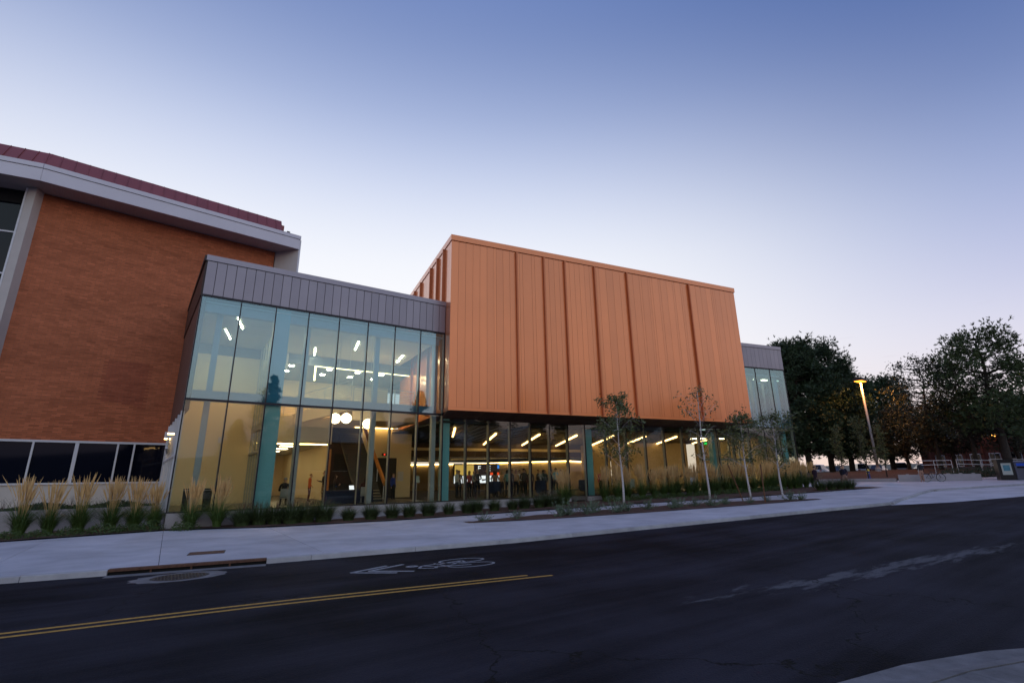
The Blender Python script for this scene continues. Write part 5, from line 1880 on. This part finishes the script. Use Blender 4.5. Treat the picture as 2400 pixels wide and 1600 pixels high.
EDGES = [('pelvis', 'waist'), ('waist', 'chest'), ('chest', 'collar'), ('collar', 'neck'), ('neck', 'jaw'), ('jaw', 'face'), ('face', 'crown')]
for n in 'rl':
    EDGES += [('collar', n + 'sho'), (n + 'sho', n + 'elb'), (n + 'elb', n + 'wri'), (n + 'wri', n + 'hand'), ('pelvis', n + 'hip'), (n + 'hip', n + 'knee'), (n + 'knee', n + 'ank'), (n + 'ank', n + 'toe')]


def body_mesh(name, pose):
    J = skeleton(pose)
    names = list(J)
    idx = {n: i for i, n in enumerate(names)}
    me = bpy.data.meshes.new(name)
    me.from_pydata([J[n][0] for n in names], [(idx[a], idx[c]) for a, c in EDGES], [])
    ob = bpy.data.objects.new(name, me); COL.objects.link(ob)
    md = ob.modifiers.new('Skin', 'SKIN'); md.use_smooth_shade = True
    me.skin_vertices.new() if not me.skin_vertices else None
    for n, i in idx.items():
        sv = me.skin_vertices[0].data[i]
        sv.radius = J[n][1]; sv.use_root = (n == 'pelvis')
    sb = ob.modifiers.new('Sub', 'SUBSURF'); sb.levels = 1; sb.render_levels = 1
    dg = bpy.context.evaluated_depsgraph_get()
    nm = bpy.data.meshes.new_from_object(ob.evaluated_get(dg))
    bpy.data.objects.remove(ob); bpy.data.meshes.remove(me)
    nm.name = name
    cls = {}
    for n in names:
        if n in ('jaw', 'face', 'crown', 'neck') or n.endswith('hand'):
            cls[n] = 2
        elif n.endswith(('hip', 'knee')) or n == 'pelvis':
            cls[n] = 1
        elif n.endswith(('ank',)):
            cls[n] = 1
        elif n.endswith('toe'):
            cls[n] = 3
        else:
            cls[n] = 0
    segs = [(Vector(J[a][0]), Vector(J[c][0]), cls[a], cls[c], J[a][1][0]) for a, c in EDGES]
    mi = []
    for p in nm.polygons:
        c = p.center
        best = None
        for a, d, ca, cd, rr in segs:
            ab = d - a; t = max(0, min(1, (c - a).dot(ab) / ab.length_squared))
            ds = (c - (a + ab * t)).length
            if best is None or ds < best[0]:
                best = (ds, ca if t < .6 else cd)
        mi.append(best[1])
    nm.materials.clear()
    # nose, ears and fingers as part of the same mesh
    bm = bmesh.new(); bm.from_mesh(nm)
    for f, i in zip(bm.faces, mi):
        f.material_index = i
        f.smooth = True

    def lump(pts, mid):
        vs = [bm.verts.new(p) for p in pts[0]]
        for ring in pts[1:]:
            v2 = [bm.verts.new(p) for p in ring]
            for k in range(len(vs)):
                f = bm.faces.new((vs[k], vs[(k + 1) % len(vs)], v2[(k + 1) % len(vs)], v2[k])); f.material_index = mid; f.smooth = True
            vs = v2
        f = bm.faces.new(vs); f.material_index = mid
    hx_, hy_, hz_ = J['face'][0]
    ring = lambda c, r1, r2, n=5, ax=(1, 0, 0), ay=(0, 0, 1): [Vector(c) + Vector(ax) * (r1 * cos(2 * pi * k / n)) + Vector(ay) * (r2 * sin(2 * pi * k / n)) for k in range(n)]
    lump([ring((hx_, hy_ - .085, hz_ - .02), .018, .03), ring((hx_, hy_ - .118, hz_ - .035), .010, .010)], 2)
    for s in (-1, 1):
        lump([ring((hx_ + s * .07, hy_ + .01, hz_ - .01), .02, .032, 5, (0, 1, 0)), ring((hx_ + s * .094, hy_ + .015, hz_), .014, .024, 5, (0, 1, 0))], 2)
    for n in 'rl':
        w, h = Vector(J[n + 'wri'][0]), Vector(J[n + 'hand'][0])
        d = (h - w).normalized(); sd_ = d.cross(Vector((1, 0, 0)))
        sd_ = sd_.normalized() if sd_.length > .1 else Vector((0, 1, 0))
        nn = d.cross(sd_)
        for k, (o, L_) in enumerate(((-.026, .062), (-.009, .075), (.009, .078), (.026, .068))):
            b0 = h + sd_ * o + d * .015
            mid_ = b0 + d * L_ * .6; tip = mid_ + (d * .8 + nn * (.6 if n == 'r' else -.6)) * L_ * .45
            q = lambda c, r_: [c + sd_ * r_, c + nn * r_, c - sd_ * r_, c - nn * r_]
            lump([q(b0, .0095), q(mid_, .0088), q(tip, .006)], 2)
        b0 = h - d * .03 - sd_ * .035
        lump([q(b0, .011), q(b0 - sd_ * .022 + d * .03, .010), q(b0 - sd_ * .026 + d * .055, .007)], 2)
    bm.to_mesh(nm); bm.free()
    for m_ in (SKIN, SKIN, SKIN, SHOE):
        nm.materials.append(m_)
    return nm, J


def hair_mesh(J, long_=False):
    b = MB()
    c = Vector(J['face'][0]) + Vector((0, .016, .012))
    vs, fs = [], []
    n, m = 16, 7
    for i in range(m + 1):
        ph = pi / 2 - i * (1.95 if long_ else 1.5) / m
        for k in range(n):
            th = 2 * pi * k / n
            y = sin(th)
            # shorter over the face, longer at the nape
            cut = 1.0 if y > -.35 else .62
            p2 = pi / 2 - (pi / 2 - ph) * cut
            rr = 1 + .03 * sin(k * 5 + i * 3)
            x = .091 * cos(p2) * cos(th) * rr; yy = .110 * cos(p2) * y * rr; z = .105 * sin(p2) * rr
            if long_ and i > m - 3 and y > -.2:
                z -= .05 * (i - (m - 3))
            vs.append((c.x + x, c.y + yy, c.z + z))
    for i in range(m):
        for k in range(n):
            k2 = (k + 1) % n
            fs.append((i * n + k, (i + 1) * n + k, (i + 1) * n + k2, i * n + k2))
    b.add(vs, fs)
    return b


POSES = {
    'stand': {},
    'hold': {'relb': (-.24, .0, 1.16), 'rwri': (-.15, -.24, 1.20), 'rhand': (-.12, -.31, 1.23)},
    'both': {'relb': (-.25, .02, 1.15), 'rwri': (-.10, -.22, 1.12), 'rhand': (-.04, -.27, 1.13), 'lelb': (.25, .02, 1.15), 'lwri': (.11, -.23, 1.08), 'lhand': (.05, -.28, 1.08), 'lknee': (.13, -.05, .49)},
    'lean': {'face': (.02, -.05, 1.655), 'crown': (.03, -.05, 1.73), 'jaw': (.01, -.05, 1.58), 'lelb': (.27, .06, 1.15), 'lwri': (.19, -.1, 1.0), 'lhand': (.16, -.15, .95)},
    'walk': {'rknee': (-.10, -.17, .50), 'rank': (-.10, -.26, .12), 'rtoe': (-.10, -.42, .07), 'lknee': (.10, .02, .48), 'lank': (.10, .30, .17), 'ltoe': (.10, .20, .04),
             'relb': (-.23, .12, 1.15), 'rwri': (-.22, .16, .92), 'rhand': (-.22, .14, .85), 'lelb': (.23, -.05, 1.14), 'lwri': (.22, -.24, .96), 'lhand': (.21, -.30, .91)},
    'sit': {'pelvis': (0, .0, .52), 'waist': (0, -.02, .68), 'chest': (0, -.06, .88), 'collar': (0, -.08, 1.03), 'neck': (0, -.10, 1.10), 'jaw': (0, -.13, 1.16), 'face': (0, -.13, 1.235), 'crown': (0, -.12, 1.31),
            'rsho': (-.175, -.07, .99), 'lsho': (.175, -.07, .99), 'relb': (-.24, -.12, .72), 'lelb': (.24, -.12, .72), 'rwri': (-.13, -.36, .76), 'lwri': (.13, -.36, .76), 'rhand': (-.10, -.43, .78), 'lhand': (.10, -.43, .78),
            'rhip': (-.095, -.04, .50), 'lhip': (.095, -.04, .50), 'rknee': (-.12, -.46, .49), 'lknee': (.12, -.46, .49), 'rank': (-.12, -.46, .1), 'lank': (.12, -.46, .1), 'rtoe': (-.12, -.61, .035), 'ltoe': (.12, -.61, .035)},
}
BODIES = {}


def person(pose, x, y, z, rz, h, shirt, trousers, hair, label, group=None, long_=False):
    if pose not in BODIES:
        nm, J = body_mesh('body', POSES[pose])
        BODIES[pose] = (nm, J, {})
    nm, J, hm = BODIES[pose]
    t = thing('person', label, 'person', (x, y, z), rz, group)
    s = h / 1.75; t.scale = (s, s, s)
    o = bpy.data.objects.new('body', nm); COL.objects.link(o); o.parent = t
    for k, m_ in ((0, cloth(shirt)), (1, cloth(trousers))):
        o.material_slots[k].link = 'OBJECT'; o.material_slots[k].material = m_
    if hair:
        if long_ not in hm:
            hm[long_] = None
        key = (long_, hair)
        ho = hair_mesh(J, long_).build('hair', cloth(HAIRC[hair]), t, smooth=True)
    return t


BK, NV, WH, CHR = (.012, .012, .014), (.02, .03, .07), (.62, .60, .56), (.06, .06, .065)
GC = 'guests standing in the hall'
crowd = [
    (17.9, 6.0, 'hold', 0.6, 1.72, (.45, .43, .40), BK, 'grey', False, 'grey-haired guest in a light top by the teal column, leftmost of the crowd'),
    (18.7, 7.2, 'stand', 2.6, 1.70, (.10, .07, .06), BK, 'red', False, 'red-haired guest in dark clothes second from the left of the crowd'),
    (19.9, 4.9, 'both', -2.2, 1.74, NV, BK, 'brown', False, 'guest in a navy jacket before the left half of the screen'),
    (20.6, 8.2, 'hold', .4, 1.70, (.55, .52, .50), CHR, None, False, 'bald guest in a pale shirt in front of the screen'),
    (21.1, 5.6, 'stand', 3.0, 1.62, (.20, .11, .07), BK, 'brown', True, 'guest in a brown jacket with long brown hair before the screen'),
    (21.8, 5.0, 'lean', 2.9, 1.70, (.06, .14, .12), BK, 'dark', True, 'long-haired woman in a dark green top right of the screen'),
    (23.0, 6.4, 'hold', -.6, 1.74, (.025, .025, .03), BK, 'grey', False, 'grey-haired man in a black suit near the jog of the glass'),
    (23.6, 8.6, 'both', 1.8, 1.66, (.40, .22, .12), CHR, 'blond', True, 'blond guest in a tan cardigan behind the black suit'),
    (24.3, 5.4, 'stand', 2.4, 1.72, (.03, .03, .035), BK, 'dark', False, 'dark-haired guest in a black jacket in the middle of the crowd'),
    (25.2, 7.4, 'hold', -1.2, 1.70, (.15, .05, .05), BK, 'brown', True, 'guest in a maroon dress in the middle of the crowd'),
    (26.0, 9.4, 'stand', .2, 1.72, WH, CHR, 'dark', False, 'dark-haired guest in a white shirt at the back of the crowd'),
    (26.3, 4.6, 'both', 2.9, 1.80, (.12, .28, .52), (.05, .05, .06), 'dark', False, 'tall man in a light blue shirt standing with his back to the glass'),
    (27.3, 7.6, 'hold', -.4, 1.74, (.30, .28, .26), BK, None, False, 'bald man in a grey jacket behind the blue shirt'),
    (28.3, 5.8, 'lean', 1.2, 1.70, (.18, .08, .03), BK, 'red', True, 'auburn-haired guest in a rust top right of the blue shirt'),
    (29.2, 7.8, 'stand', -2.0, 1.72, (.02, .03, .04), BK, 'dark', False, 'guest in dark clothes before the second teal column'),
    (29.7, 3.4, 'hold', 2.4, 1.66, (.50, .04, .05), BK, 'blond', True, 'blond woman in a red top behind the reed grass pair'),
    (31.0, 4.8, 'stand', -.9, 1.70, (.09, .03, .12), BK, 'red', True, 'red-haired woman in a purple top right of the second teal column'),
    (32.2, 4.4, 'both', 2.2, 1.72, (.13, .05, .13), CHR, 'grey', False, 'grey-haired guest in a plum jacket beside the white high table'),
    (33.0, 7.0, 'hold', .6, 1.74, (.02, .02, .025), BK, 'brown', False, 'man in a dark suit at the back beside the cream wall'),
    (36.4, 4.8, 'stand', -.5, 1.62, (.08, .06, .05), (.45, .08, .05), 'brown', True, 'woman in a dark top and red trousers in front of the cream wall'),
    (37.4, 5.8, 'hold', 2.4, 1.66, (.34, .30, .27), BK, 'dark', False, 'guest in a grey top in front of the cream wall'),
    (39.4, 4.8, 'both', .9, 1.84, (.02, .02, .022), (.02, .02, .022), None, False, 'tall bald man in a black coat before the cream wall, last guest on the right'),
]
crowd += [
    (18.3, 9.5, 'hold', 1.4, 1.74, (.03, .03, .04), BK, 'dark', False, 'dark-haired man in a black jacket at the back left of the crowd'),
    (19.3, 6.6, 'stand', 2.0, 1.66, (.22, .05, .06), BK, 'blond', True, 'blond woman in a wine-red top at the left of the crowd'),
    (20.2, 6.9, 'both', -.8, 1.78, (.04, .04, .05), BK, 'grey', False, 'tall grey-haired man in charcoal before the screen'),
    (21.5, 7.4, 'hold', 1.0, 1.72, (.28, .16, .10), BK, 'brown', False, 'guest in a brown blazer at the right edge of the screen'),
    (22.4, 7.9, 'stand', 2.2, 1.68, (.04, .05, .10), BK, 'dark', True, 'long-haired woman in navy behind the black suit'),
    (22.8, 4.2, 'both', 2.6, 1.76, (.02, .02, .022), BK, 'dark', False, 'man in black seen from behind close to the glass jog'),
    (23.9, 6.9, 'hold', -.3, 1.70, (.33, .19, .08), BK, 'red', True, 'red-haired woman in an ochre cardigan in mid crowd'),
    (24.8, 8.8, 'stand', .8, 1.74, (.42, .40, .38), CHR, 'brown', False, 'guest in a light grey shirt at the back of mid crowd'),
    (25.5, 5.2, 'lean', 2.8, 1.70, (.03, .05, .05), BK, 'brown', True, 'woman in dark teal just left of the blue shirt'),
    (26.9, 5.9, 'hold', -2.6, 1.72, (.10, .06, .04), BK, 'grey', False, 'grey-haired guest in brown just right of the blue shirt'),
    (27.8, 9.0, 'stand', .4, 1.76, (.03, .03, .03), BK, 'dark', False, 'man in black at the back beyond the blue shirt'),
    (28.8, 7.0, 'both', 1.9, 1.68, (.24, .10, .05), BK, 'blond', True, 'blond woman in a copper-toned top left of the second teal column'),
    (29.0, 9.8, 'hold', -.7, 1.74, (.05, .05, .08), BK, 'brown', False, 'guest in slate blue far back near the second teal column'),
    (31.6, 7.2, 'stand', 2.9, 1.72, (.03, .02, .02), BK, 'dark', False, 'guest in near-black behind the purple top'),
    (33.6, 5.2, 'both', 1.3, 1.70, (.35, .30, .20), CHR, 'brown', True, 'woman in a beige top behind the first young tree'),
]
for x, y, po, rz, h, sh_, tr_, ha, lg, lb in crowd:
    y1 = 1.1 + (y - 3.0) * .60
    x = CAM.x + (x - CAM.x) * (y1 - CAM.y) / (y - CAM.y); sh_ = tuple(min(.7, c * 1.9 + .015) for c in sh_); y = y1 + (0 if x < 24.6 else -.16 * (x - 24.6)); h *= 1.09
    person(po, x, y, 0.0, rz, h, sh_, tr_, ha, lb, GC, lg)
GL = 'visitors in the glass lobby'
lobby = [
    (5.0, 7.4, 'hold', 2.6, 1.78, BK, CHR, 'brown', False, 'guest in black at the left side of the corridor mouth'),
    (6.5, 17.5, 'stand', 0.2, 1.72, (.05, .03, .03), BK, 'dark', False, 'small distant figure in dark clothes deep in the corridor'),
    (7.5, 6.6, 'lean', 1.2, 1.72, (.62, .12, .03), (.10, .02, .02), 'red', False, 'guest in an orange shirt at the corridor mouth'),
    (7.9, 4.6, 'hold', -1.4, 1.86, (.02, .02, .022), (.20, .13, .07), 'dark', False, 'man in a black vest and khaki trousers beside the stairs'),
    (8.8, 5.4, 'both', 1.6, 1.66, (.02, .012, .012), BK, 'dark', True, 'woman in black talking to the man in khaki trousers'),
    (5.15, 1.6, 'sit', 3.0, 1.95, BK, BK, 'grey', False, 'grey-haired woman in a black jacket seated with her back to the glass'),
    (9.45, 1.35, 'sit', 2.7, 1.95, (.05, .012, .012), CHR, 'dark', True, 'dark-haired woman seated at the lobby table with a laptop'),
    (12.6, 5.2, 'stand', .5, 1.70, (.03, .06, .32), BK, 'brown', False, 'guest in a blue top by the lift doorway'),
]
for x, y, po, rz, h, sh_, tr_, ha, lg, lb in lobby:
    person(po, x, y, 0.0, rz, h, sh_, tr_, ha, lb, GL, lg)
# passers-by on the plaza
for x, y, po, rz, h, sh_, tr_, ha, lb in (
        (43.4, -7.6, 'walk', 1.4, 1.72, (.03, .012, .03), (.04, .03, .04), 'dark', 'passer-by in dark clothes walking past the pavilion corner'),
        (44.3, -9.4, 'walk', -1.5, 1.76, (.012, .012, .03), (.30, .17, .13), 'dark', 'passer-by in a navy top and tan trousers on the plaza'),
        (44.9, -9.0, 'walk', -1.7, 1.68, (.02, .02, .035), (.25, .14, .11), 'brown', 'second passer-by in a dark top walking behind the navy top'),
        (55.4, -10.9, 'lean', 2.5, 1.74, (.012, .012, .016), (.40, .22, .15), 'dark', 'person in a black hoodie and bare legs standing with the bicycle')):
    person(po, x, y, zg(x), rz, h, sh_, tr_, ha, lb, 'passers-by on the plaza')

# furniture of the lobby and the hall
M['tcloth'] = mat('white_tablecloth', (.62, .62, .60), .8, var=.05)
M['ncloth'] = mat('navy_tablecloth', (.012, .016, .045), .8, var=.05)


def table_cloth(b, r_, h, n=24, drop=.72):
    vs = [(0, 0, h)]
    rings = [(r_, h), (r_ * 1.02, h - .02), (r_ * 1.0, h - drop * .5), (r_ * 1.05, h - drop)]
    for j, (rr, z) in enumerate(rings):
        for k in range(n):
            t = 2 * pi * k / n
            f = 1 + (.10 * sin(k * pi * 2 / 3.0) * (j - 1) / 2 if j > 1 else 0)
            vs.append((rr * f * cos(t), rr * f * sin(t), z + (.10 * sin(3 * t) if j == 3 else 0)))
    fs = [(0, 1 + k, 1 + (k + 1) % n) for k in range(n)]
    for j in range(3):
        for k in range(n):
            a, c = 1 + j * n + k, 1 + j * n + (k + 1) % n
            fs.append((a, a + n, c + n, c))
    b.add(vs, fs)


for k, (x, y, cl, lb) in enumerate(((30.6, .6, 'tcloth', 'high table under a white cloth beside the second teal column'), (19.0, 2.4, 'ncloth', 'high table under a dark cloth before the screen'), (22.4, 1.5, 'ncloth', 'high table under a dark cloth with white flowers'), (25.9, .7, 'ncloth', 'high table under a dark cloth in front of the blue shirt'))):
    t = thing('high_table', lb, 'table', (x, y, 0), 0, 'high tables in the hall')
    b = MB(); table_cloth(b, .42, 1.08); b.build('tablecloth', M[cl], t, smooth=True)
    MB().tube([(0, 0, 0), (0, 0, 1.05)], .035, 8).build('post', M['iron'], t)
    MB().lathe([(.30, 0), (.30, .03), (.04, .05)], 16).build('foot', M['iron'], t)
fl_ = thing('flower_vase', 'vase of white flowers on the dark-clothed high table', 'flowers', (22.4, 1.5, 1.085))
MB().lathe([(.05, 0), (.06, .1), (.04, .2), (.05, .24)], 12).build('vase', M['spoke'], fl_)
b = MB(); r = random.Random(5)
for _ in range(70):
    random.seed(r.random()); b.leaf((r.gauss(0, .10), r.gauss(0, .10), .38 + r.gauss(0, .10)), .05, .8)
b.build('blossoms', M['tcloth'], fl_)
tb = thing('lobby_table', 'long table under a dark blue cloth beside the seated woman', 'table', (8.6, 2.2, 0))
b = MB(); b.hexa([(-1.25, -.42, .02), (1.55, -.42, .02), (1.55, .42, .02), (-1.25, .42, .02)], [(-1.2, -.38, .74), (1.5, -.38, .74), (1.5, .38, .74), (-1.2, .38, .74)]); b.build('tablecloth', M['ncloth'], tb)
MB().box(-1.1, -.3, .741, 1.4, .3, .75).build('tabletop', M['ncloth'], tb)
lpt = thing('laptop', 'open laptop glowing on the blue lobby table', 'laptop', (8.95, 1.95, .75), .4)
MB().box(-.17, -.12, 0, .17, .12, .02).build('base', M['iron'], lpt)
MB().hexa([(-.17, .11, .02), (.17, .11, .02), (.17, .125, .02), (-.17, .125, .02)], [(-.17, .17, .25), (.17, .17, .25), (.17, .185, .25), (-.17, .185, .25)]).build('screen', M['scr_white'], lpt)
bt = thing('water_bottle', 'small water bottle standing on the blue lobby table', 'bottle', (8.0, 2.1, .75))
MB().lathe([(.035, 0), (.035, .15), (.015, .19), (.015, .21)], 12).build('bottle_body', M['glass_low'], bt)
MB().lathe([(.017, .21), (.017, .235)], 12).build('cap', M['label_blue'], bt)


def chair(x, y, rz, label):
    c = thing('chair', label, 'chair', (x, y, 0), rz, 'lobby chairs')
    MB().box(-.24, -.24, .42, .24, .22, .47).build('seat', M['fin_in'], c)
    b = MB(); b.hexa([(-.23, .20, .50), (.23, .20, .50), (.23, .235, .50), (-.23, .235, .50)], [(-.21, .27, .92), (.21, .27, .92), (.21, .30, .92), (-.21, .30, .92)]); b.build('backrest', M['fin_in'], c)
    for sx in (-.2, .2):
        for sy in (-.2, .18):
            MB().tube([(sx, sy, .42), (sx * 1.08, sy * 1.1, 0)], .014, 6).build('leg', M['pole'], c)


chair(9.45, 1.25, 2.7, 'pale chair under the dark-haired woman at the blue table')
chair(5.15, 1.5, 3.0, 'pale chair under the grey-haired woman by the glass')
ss = thing('sign_stand', 'white notice on a slim stand near the right end of the lobby', 'sign stand', (12.9, 1.9, 0))
MB().tube([(0, 0, .02), (0, 0, 1.15)], .018, 6).build('post', M['white_metal'], ss)
MB().lathe([(.18, 0), (.18, .02), (.03, .035)], 14).build('foot', M['white_metal'], ss)
b = MB(); b.hexa([(-.20, -.03, 1.10), (.20, -.03, 1.10), (.20, -.01, 1.10), (-.20, -.01, 1.10)], [(-.20, .09, 1.50), (.20, .09, 1.50), (.20, .11, 1.50), (-.20, .11, 1.50)]); b.build('notice', M['poster'], ss)
for k, (x, y) in enumerate(((1.55, .9), (.72, 1.1))):
    bn = thing('litter_bin', ('right' if k == 0 else 'left') + ' one of two slim dark bins standing inside the lobby corner', 'bin', (x, y, 0), 0, 'slim bins in the lobby corner')
    MB().lathe([(.17, 0), (.19, .95), (.19, 1.0), (.15, 1.02)], 16).build('body', M['darkwall'], bn)
    MB().lathe([(.195, .92), (.195, .96)], 16).build('rim', M['pole'], bn)

# ================================================================== parked cars
TYRE, RIMM = M['tyre'], M['spoke']
M['car_glass'] = mat('car_window', (.01, .012, .015), .05, var=0)
M['headlamp'] = mat('lamp_glass', (.6, .6, .62), .1, var=0)
M['taillamp'] = mat('tail_lamp', (.35, .01, .01), .2, var=0)


def car(x, y, z, rz, col, label, group, suv=False):
    c = thing('parked_car', label, 'car', (x, y, z), rz, group)
    paint = mat('car_paint', col, .25, var=.02, coat=.6)
    H = 1.62 if suv else 1.42
    # (x, bottom, belt, half width)
    sec = [(-2.25, .45, .70, .62), (-2.15, .28, .86, .80), (-1.4, .22, .93, .88), (0, .20, .95, .90), (1.2, .22, .92, .88), (1.95, .26, .80, .82), (2.25, .36, .62, .64)]
    b = MB(); vs = []
    for sx, lo, hi, w in sec:
        vs += [(sx, -w, lo), (sx, -w * 1.02, (lo + hi) / 2), (sx, -w * .93, hi), (sx, w * .93, hi), (sx, w * 1.02, (lo + hi) / 2), (sx, w, lo)]
    fs = []
    for i in range(len(sec) - 1):
        for k in range(6):
            k2 = (k + 1) % 6
            fs.append((i * 6 + k, (i + 1) * 6 + k, (i + 1) * 6 + k2, i * 6 + k2))
    fs += [(5, 4, 3, 2, 1, 0), tuple(range((len(sec) - 1) * 6, len(sec) * 6))]
    b.add(vs, fs); b.build('body', paint, c, smooth=False)
    r0, r1 = (-2.1, -1.75) if suv else (-1.75, -1.05)
    cab = [(r0, .9, .80), (r1, H, .62), (.25, H, .63), (1.15, .9, .80)]
    b = MB()
    b.add([(cab[0][0], -.80, .9), (cab[1][0], -.62, H), (cab[2][0], -.63, H), (cab[3][0], -.80, .9), (cab[0][0], .80, .9), (cab[1][0], .62, H), (cab[2][0], .63, H), (cab[3][0], .80, .9)],
          [(0, 3, 2, 1), (4, 5, 6, 7), (0, 1, 5, 4), (2, 3, 7, 6)])
    b.build('windows', M['car_glass'], c)
    b = MB(); b.hexa([(r1 - .05, -.63, H - .01), (.28, -.64, H - .01), (.28, .64, H - .01), (r1 - .05, .63, H - .01)], [(r1 + .1, -.56, H + .05), (.1, -.57, H + .05), (.1, .57, H + .05), (r1 + .1, .56, H + .05)]); b.build('roof', paint, c)
    for px_ in (-.42,):
        b = MB()
        for s in (-1, 1):
            b.hexa([(px_ - .04, s * .81, .9), (px_ + .04, s * .81, .9), (px_ + .04, s * .78, .9), (px_ - .04, s * .78, .9)], [(px_ - .04, s * .64, H), (px_ + .04, s * .64, H), (px_ + .04, s * .61, H), (px_ - .04, s * .61, H)])
        b.build('pillar', paint, c)
    for wx in (-1.38, 1.38):
        for s in (-1, 1):
            w = MB(); w.tube([(wx, s * .72, .32), (wx, s * .92, .32)], .32, 16); wo = w.build('wheel', TYRE, c)
            w = MB(); w.tube([(wx, s * .90, .32), (wx, s * .935, .32)], .19, 12); w.build('rim', RIMM, wo)
    for s in (-1, 1):
        MB().box(2.02, s * .62 - .14, .60, 2.24, s * .62 + .14, .74).build('headlight', M['headlamp'], c)
        MB().box(-2.26, s * .62 - .14, .64, -2.12, s * .62 + .14, .80).build('tail_light', M['taillamp'], c)
    return c


cols = [(.55, .55, .57), (.05, .06, .09), (.62, .62, .62), (.08, .02, .02), (.30, .32, .34), (.60, .60, .6), (.03, .03, .035)]
names = ['silver', 'dark blue', 'white', 'dark red', 'grey', 'pale', 'black']
for k, (bear, dist) in enumerate(((65.0, 100), (66.5, 101), (68.2, 99), (69.6, 100), (71.2, 98), (72.8, 99))):
    x, y = at(bear, dist)
    car(x, y, 1.05, radians(10 + 12 * (k % 3)), cols[k], names[k] + ' parked car low between the dark pine trunks, ' + ORD[k] + ' from the left', 'parked cars behind the pines', k % 2 == 0)

# ================================================================== across the street, behind the photographer (what the glass mirrors)
sheet('car_park', frange(-70, 170, 8), lambda x: -140, lambda x: -36, lambda x, y: -.06, M['asphalt'], ny=2)
for k, (x, d, i, rz) in enumerate(((-2, 44, 0, .1), (4, 46, 2, 0), (9.6, 47, 4, .05), (15, 46, 0, 0), (20.5, 47, 3, .1), (26, 47, 1, 0), (32, 46, 5, 0), (38, 47, 2, 0), (44, 47, 6, 0))):
    car(x, -d, zg(x) - .06, rz, cols[i], names[i] + ' parked car across the street, ' + ORD[k] + ' in the mirrored row', 'parked cars across the street', k % 3 == 0)
for k, (x, d, h, w) in enumerate(((6.4, 47, 10.2, 3.4), (11.2, 55, 18.2, 4.8), (24.6, 44, 11.8, 3.6), (30.6, 43, 15.2, 4.0), (36.4, 46, 13.6, 3.8), (47, 50, 15.5, 4.2), (56, 47, 14.0, 4.0), (64, 44, 12.8, 3.6))):
    bigtree('spruce_tree', 'tall pointed spruce across the street mirrored in the glass, ' + ORD[k] + ' from the left', (x, -d, zg(x) - .1), h, w, 500 + k, M['needle'], 108, 80, .24, .28, .05, True, 'tree', 'spruces across the street', 'cone')
hall = thing('brick_hall', 'red brick hall with a pale gable roof across the street, mirrored in the glass', 'building')
MB().box(20, -92, -1, 60, -74, 8.6).build('wall', mat('hall_brick', (.22, .06, .035), .9, var=.15), hall)
b = MB(); b.add([(19, -74 + 1, 8.6), (61, -73, 8.6), (61, -93, 8.6), (19, -93, 8.6), (19, -83, 12.4), (61, -83, 12.4)], [(0, 1, 5, 4), (2, 3, 4, 5), (0, 4, 3), (1, 2, 5), (3, 2, 1, 0)]); b.build('roof', M['grey_cap'], hall)
for k in range(9):
    wn_ = MB().box(22 + 4.2 * k, -73.99, 3.2, 24.6 + 4.2 * k, -73.9, 6.4).build('window', M['dark_glass'], hall)
    MB().box(21.9 + 4.2 * k, -73.9, 3.0, 24.7 + 4.2 * k, -73.8, 3.2).build('sill', M['white_metal'], wn_)
dep = thing('gabled_house', 'grey gabled building across the street mirrored below the copper box', 'building')
MB().box(70, -98, -1, 88, -82, 8.5).build('wall', M['pier'], dep)
b = MB(); b.add([(69, -81, 8.5), (89, -81, 8.5), (89, -99, 8.5), (69, -99, 8.5), (79, -81, 15), (79, -99, 15)], [(0, 1, 4), (2, 3, 5), (1, 2, 5, 4), (3, 0, 4, 5), (3, 2, 1, 0)]); b.build('roof', M['grey_cap'], dep)
for k in range(4):
    MB().box(72 + 4 * k, -82, 3, 74 + 4 * k, -81.9, 5).build('window', M['dark_glass'], dep)
hm = MB(); vs = []
prof = [(-1500, 10), (-900, 40), (-300, 55), (0, 60), (300, 90), (520, 150), (700, 205), (820, 215), (980, 165), (1200, 110), (1600, 60), (2200, 20)]
for x, h in prof:
    vs += [(x, -1250, -2), (x, -1500, h), (x, -2100, -2)]
hm.add(vs, [(3 * i + j, 3 * i + 3 + j, 3 * i + 4 + j, 3 * i + 1 + j) for i in range(len(prof) - 1) for j in range(2)])
hm.build('hills', mat('far_hills', (.03, .04, .05), .95, var=.2, vscale=.01), kind='structure')
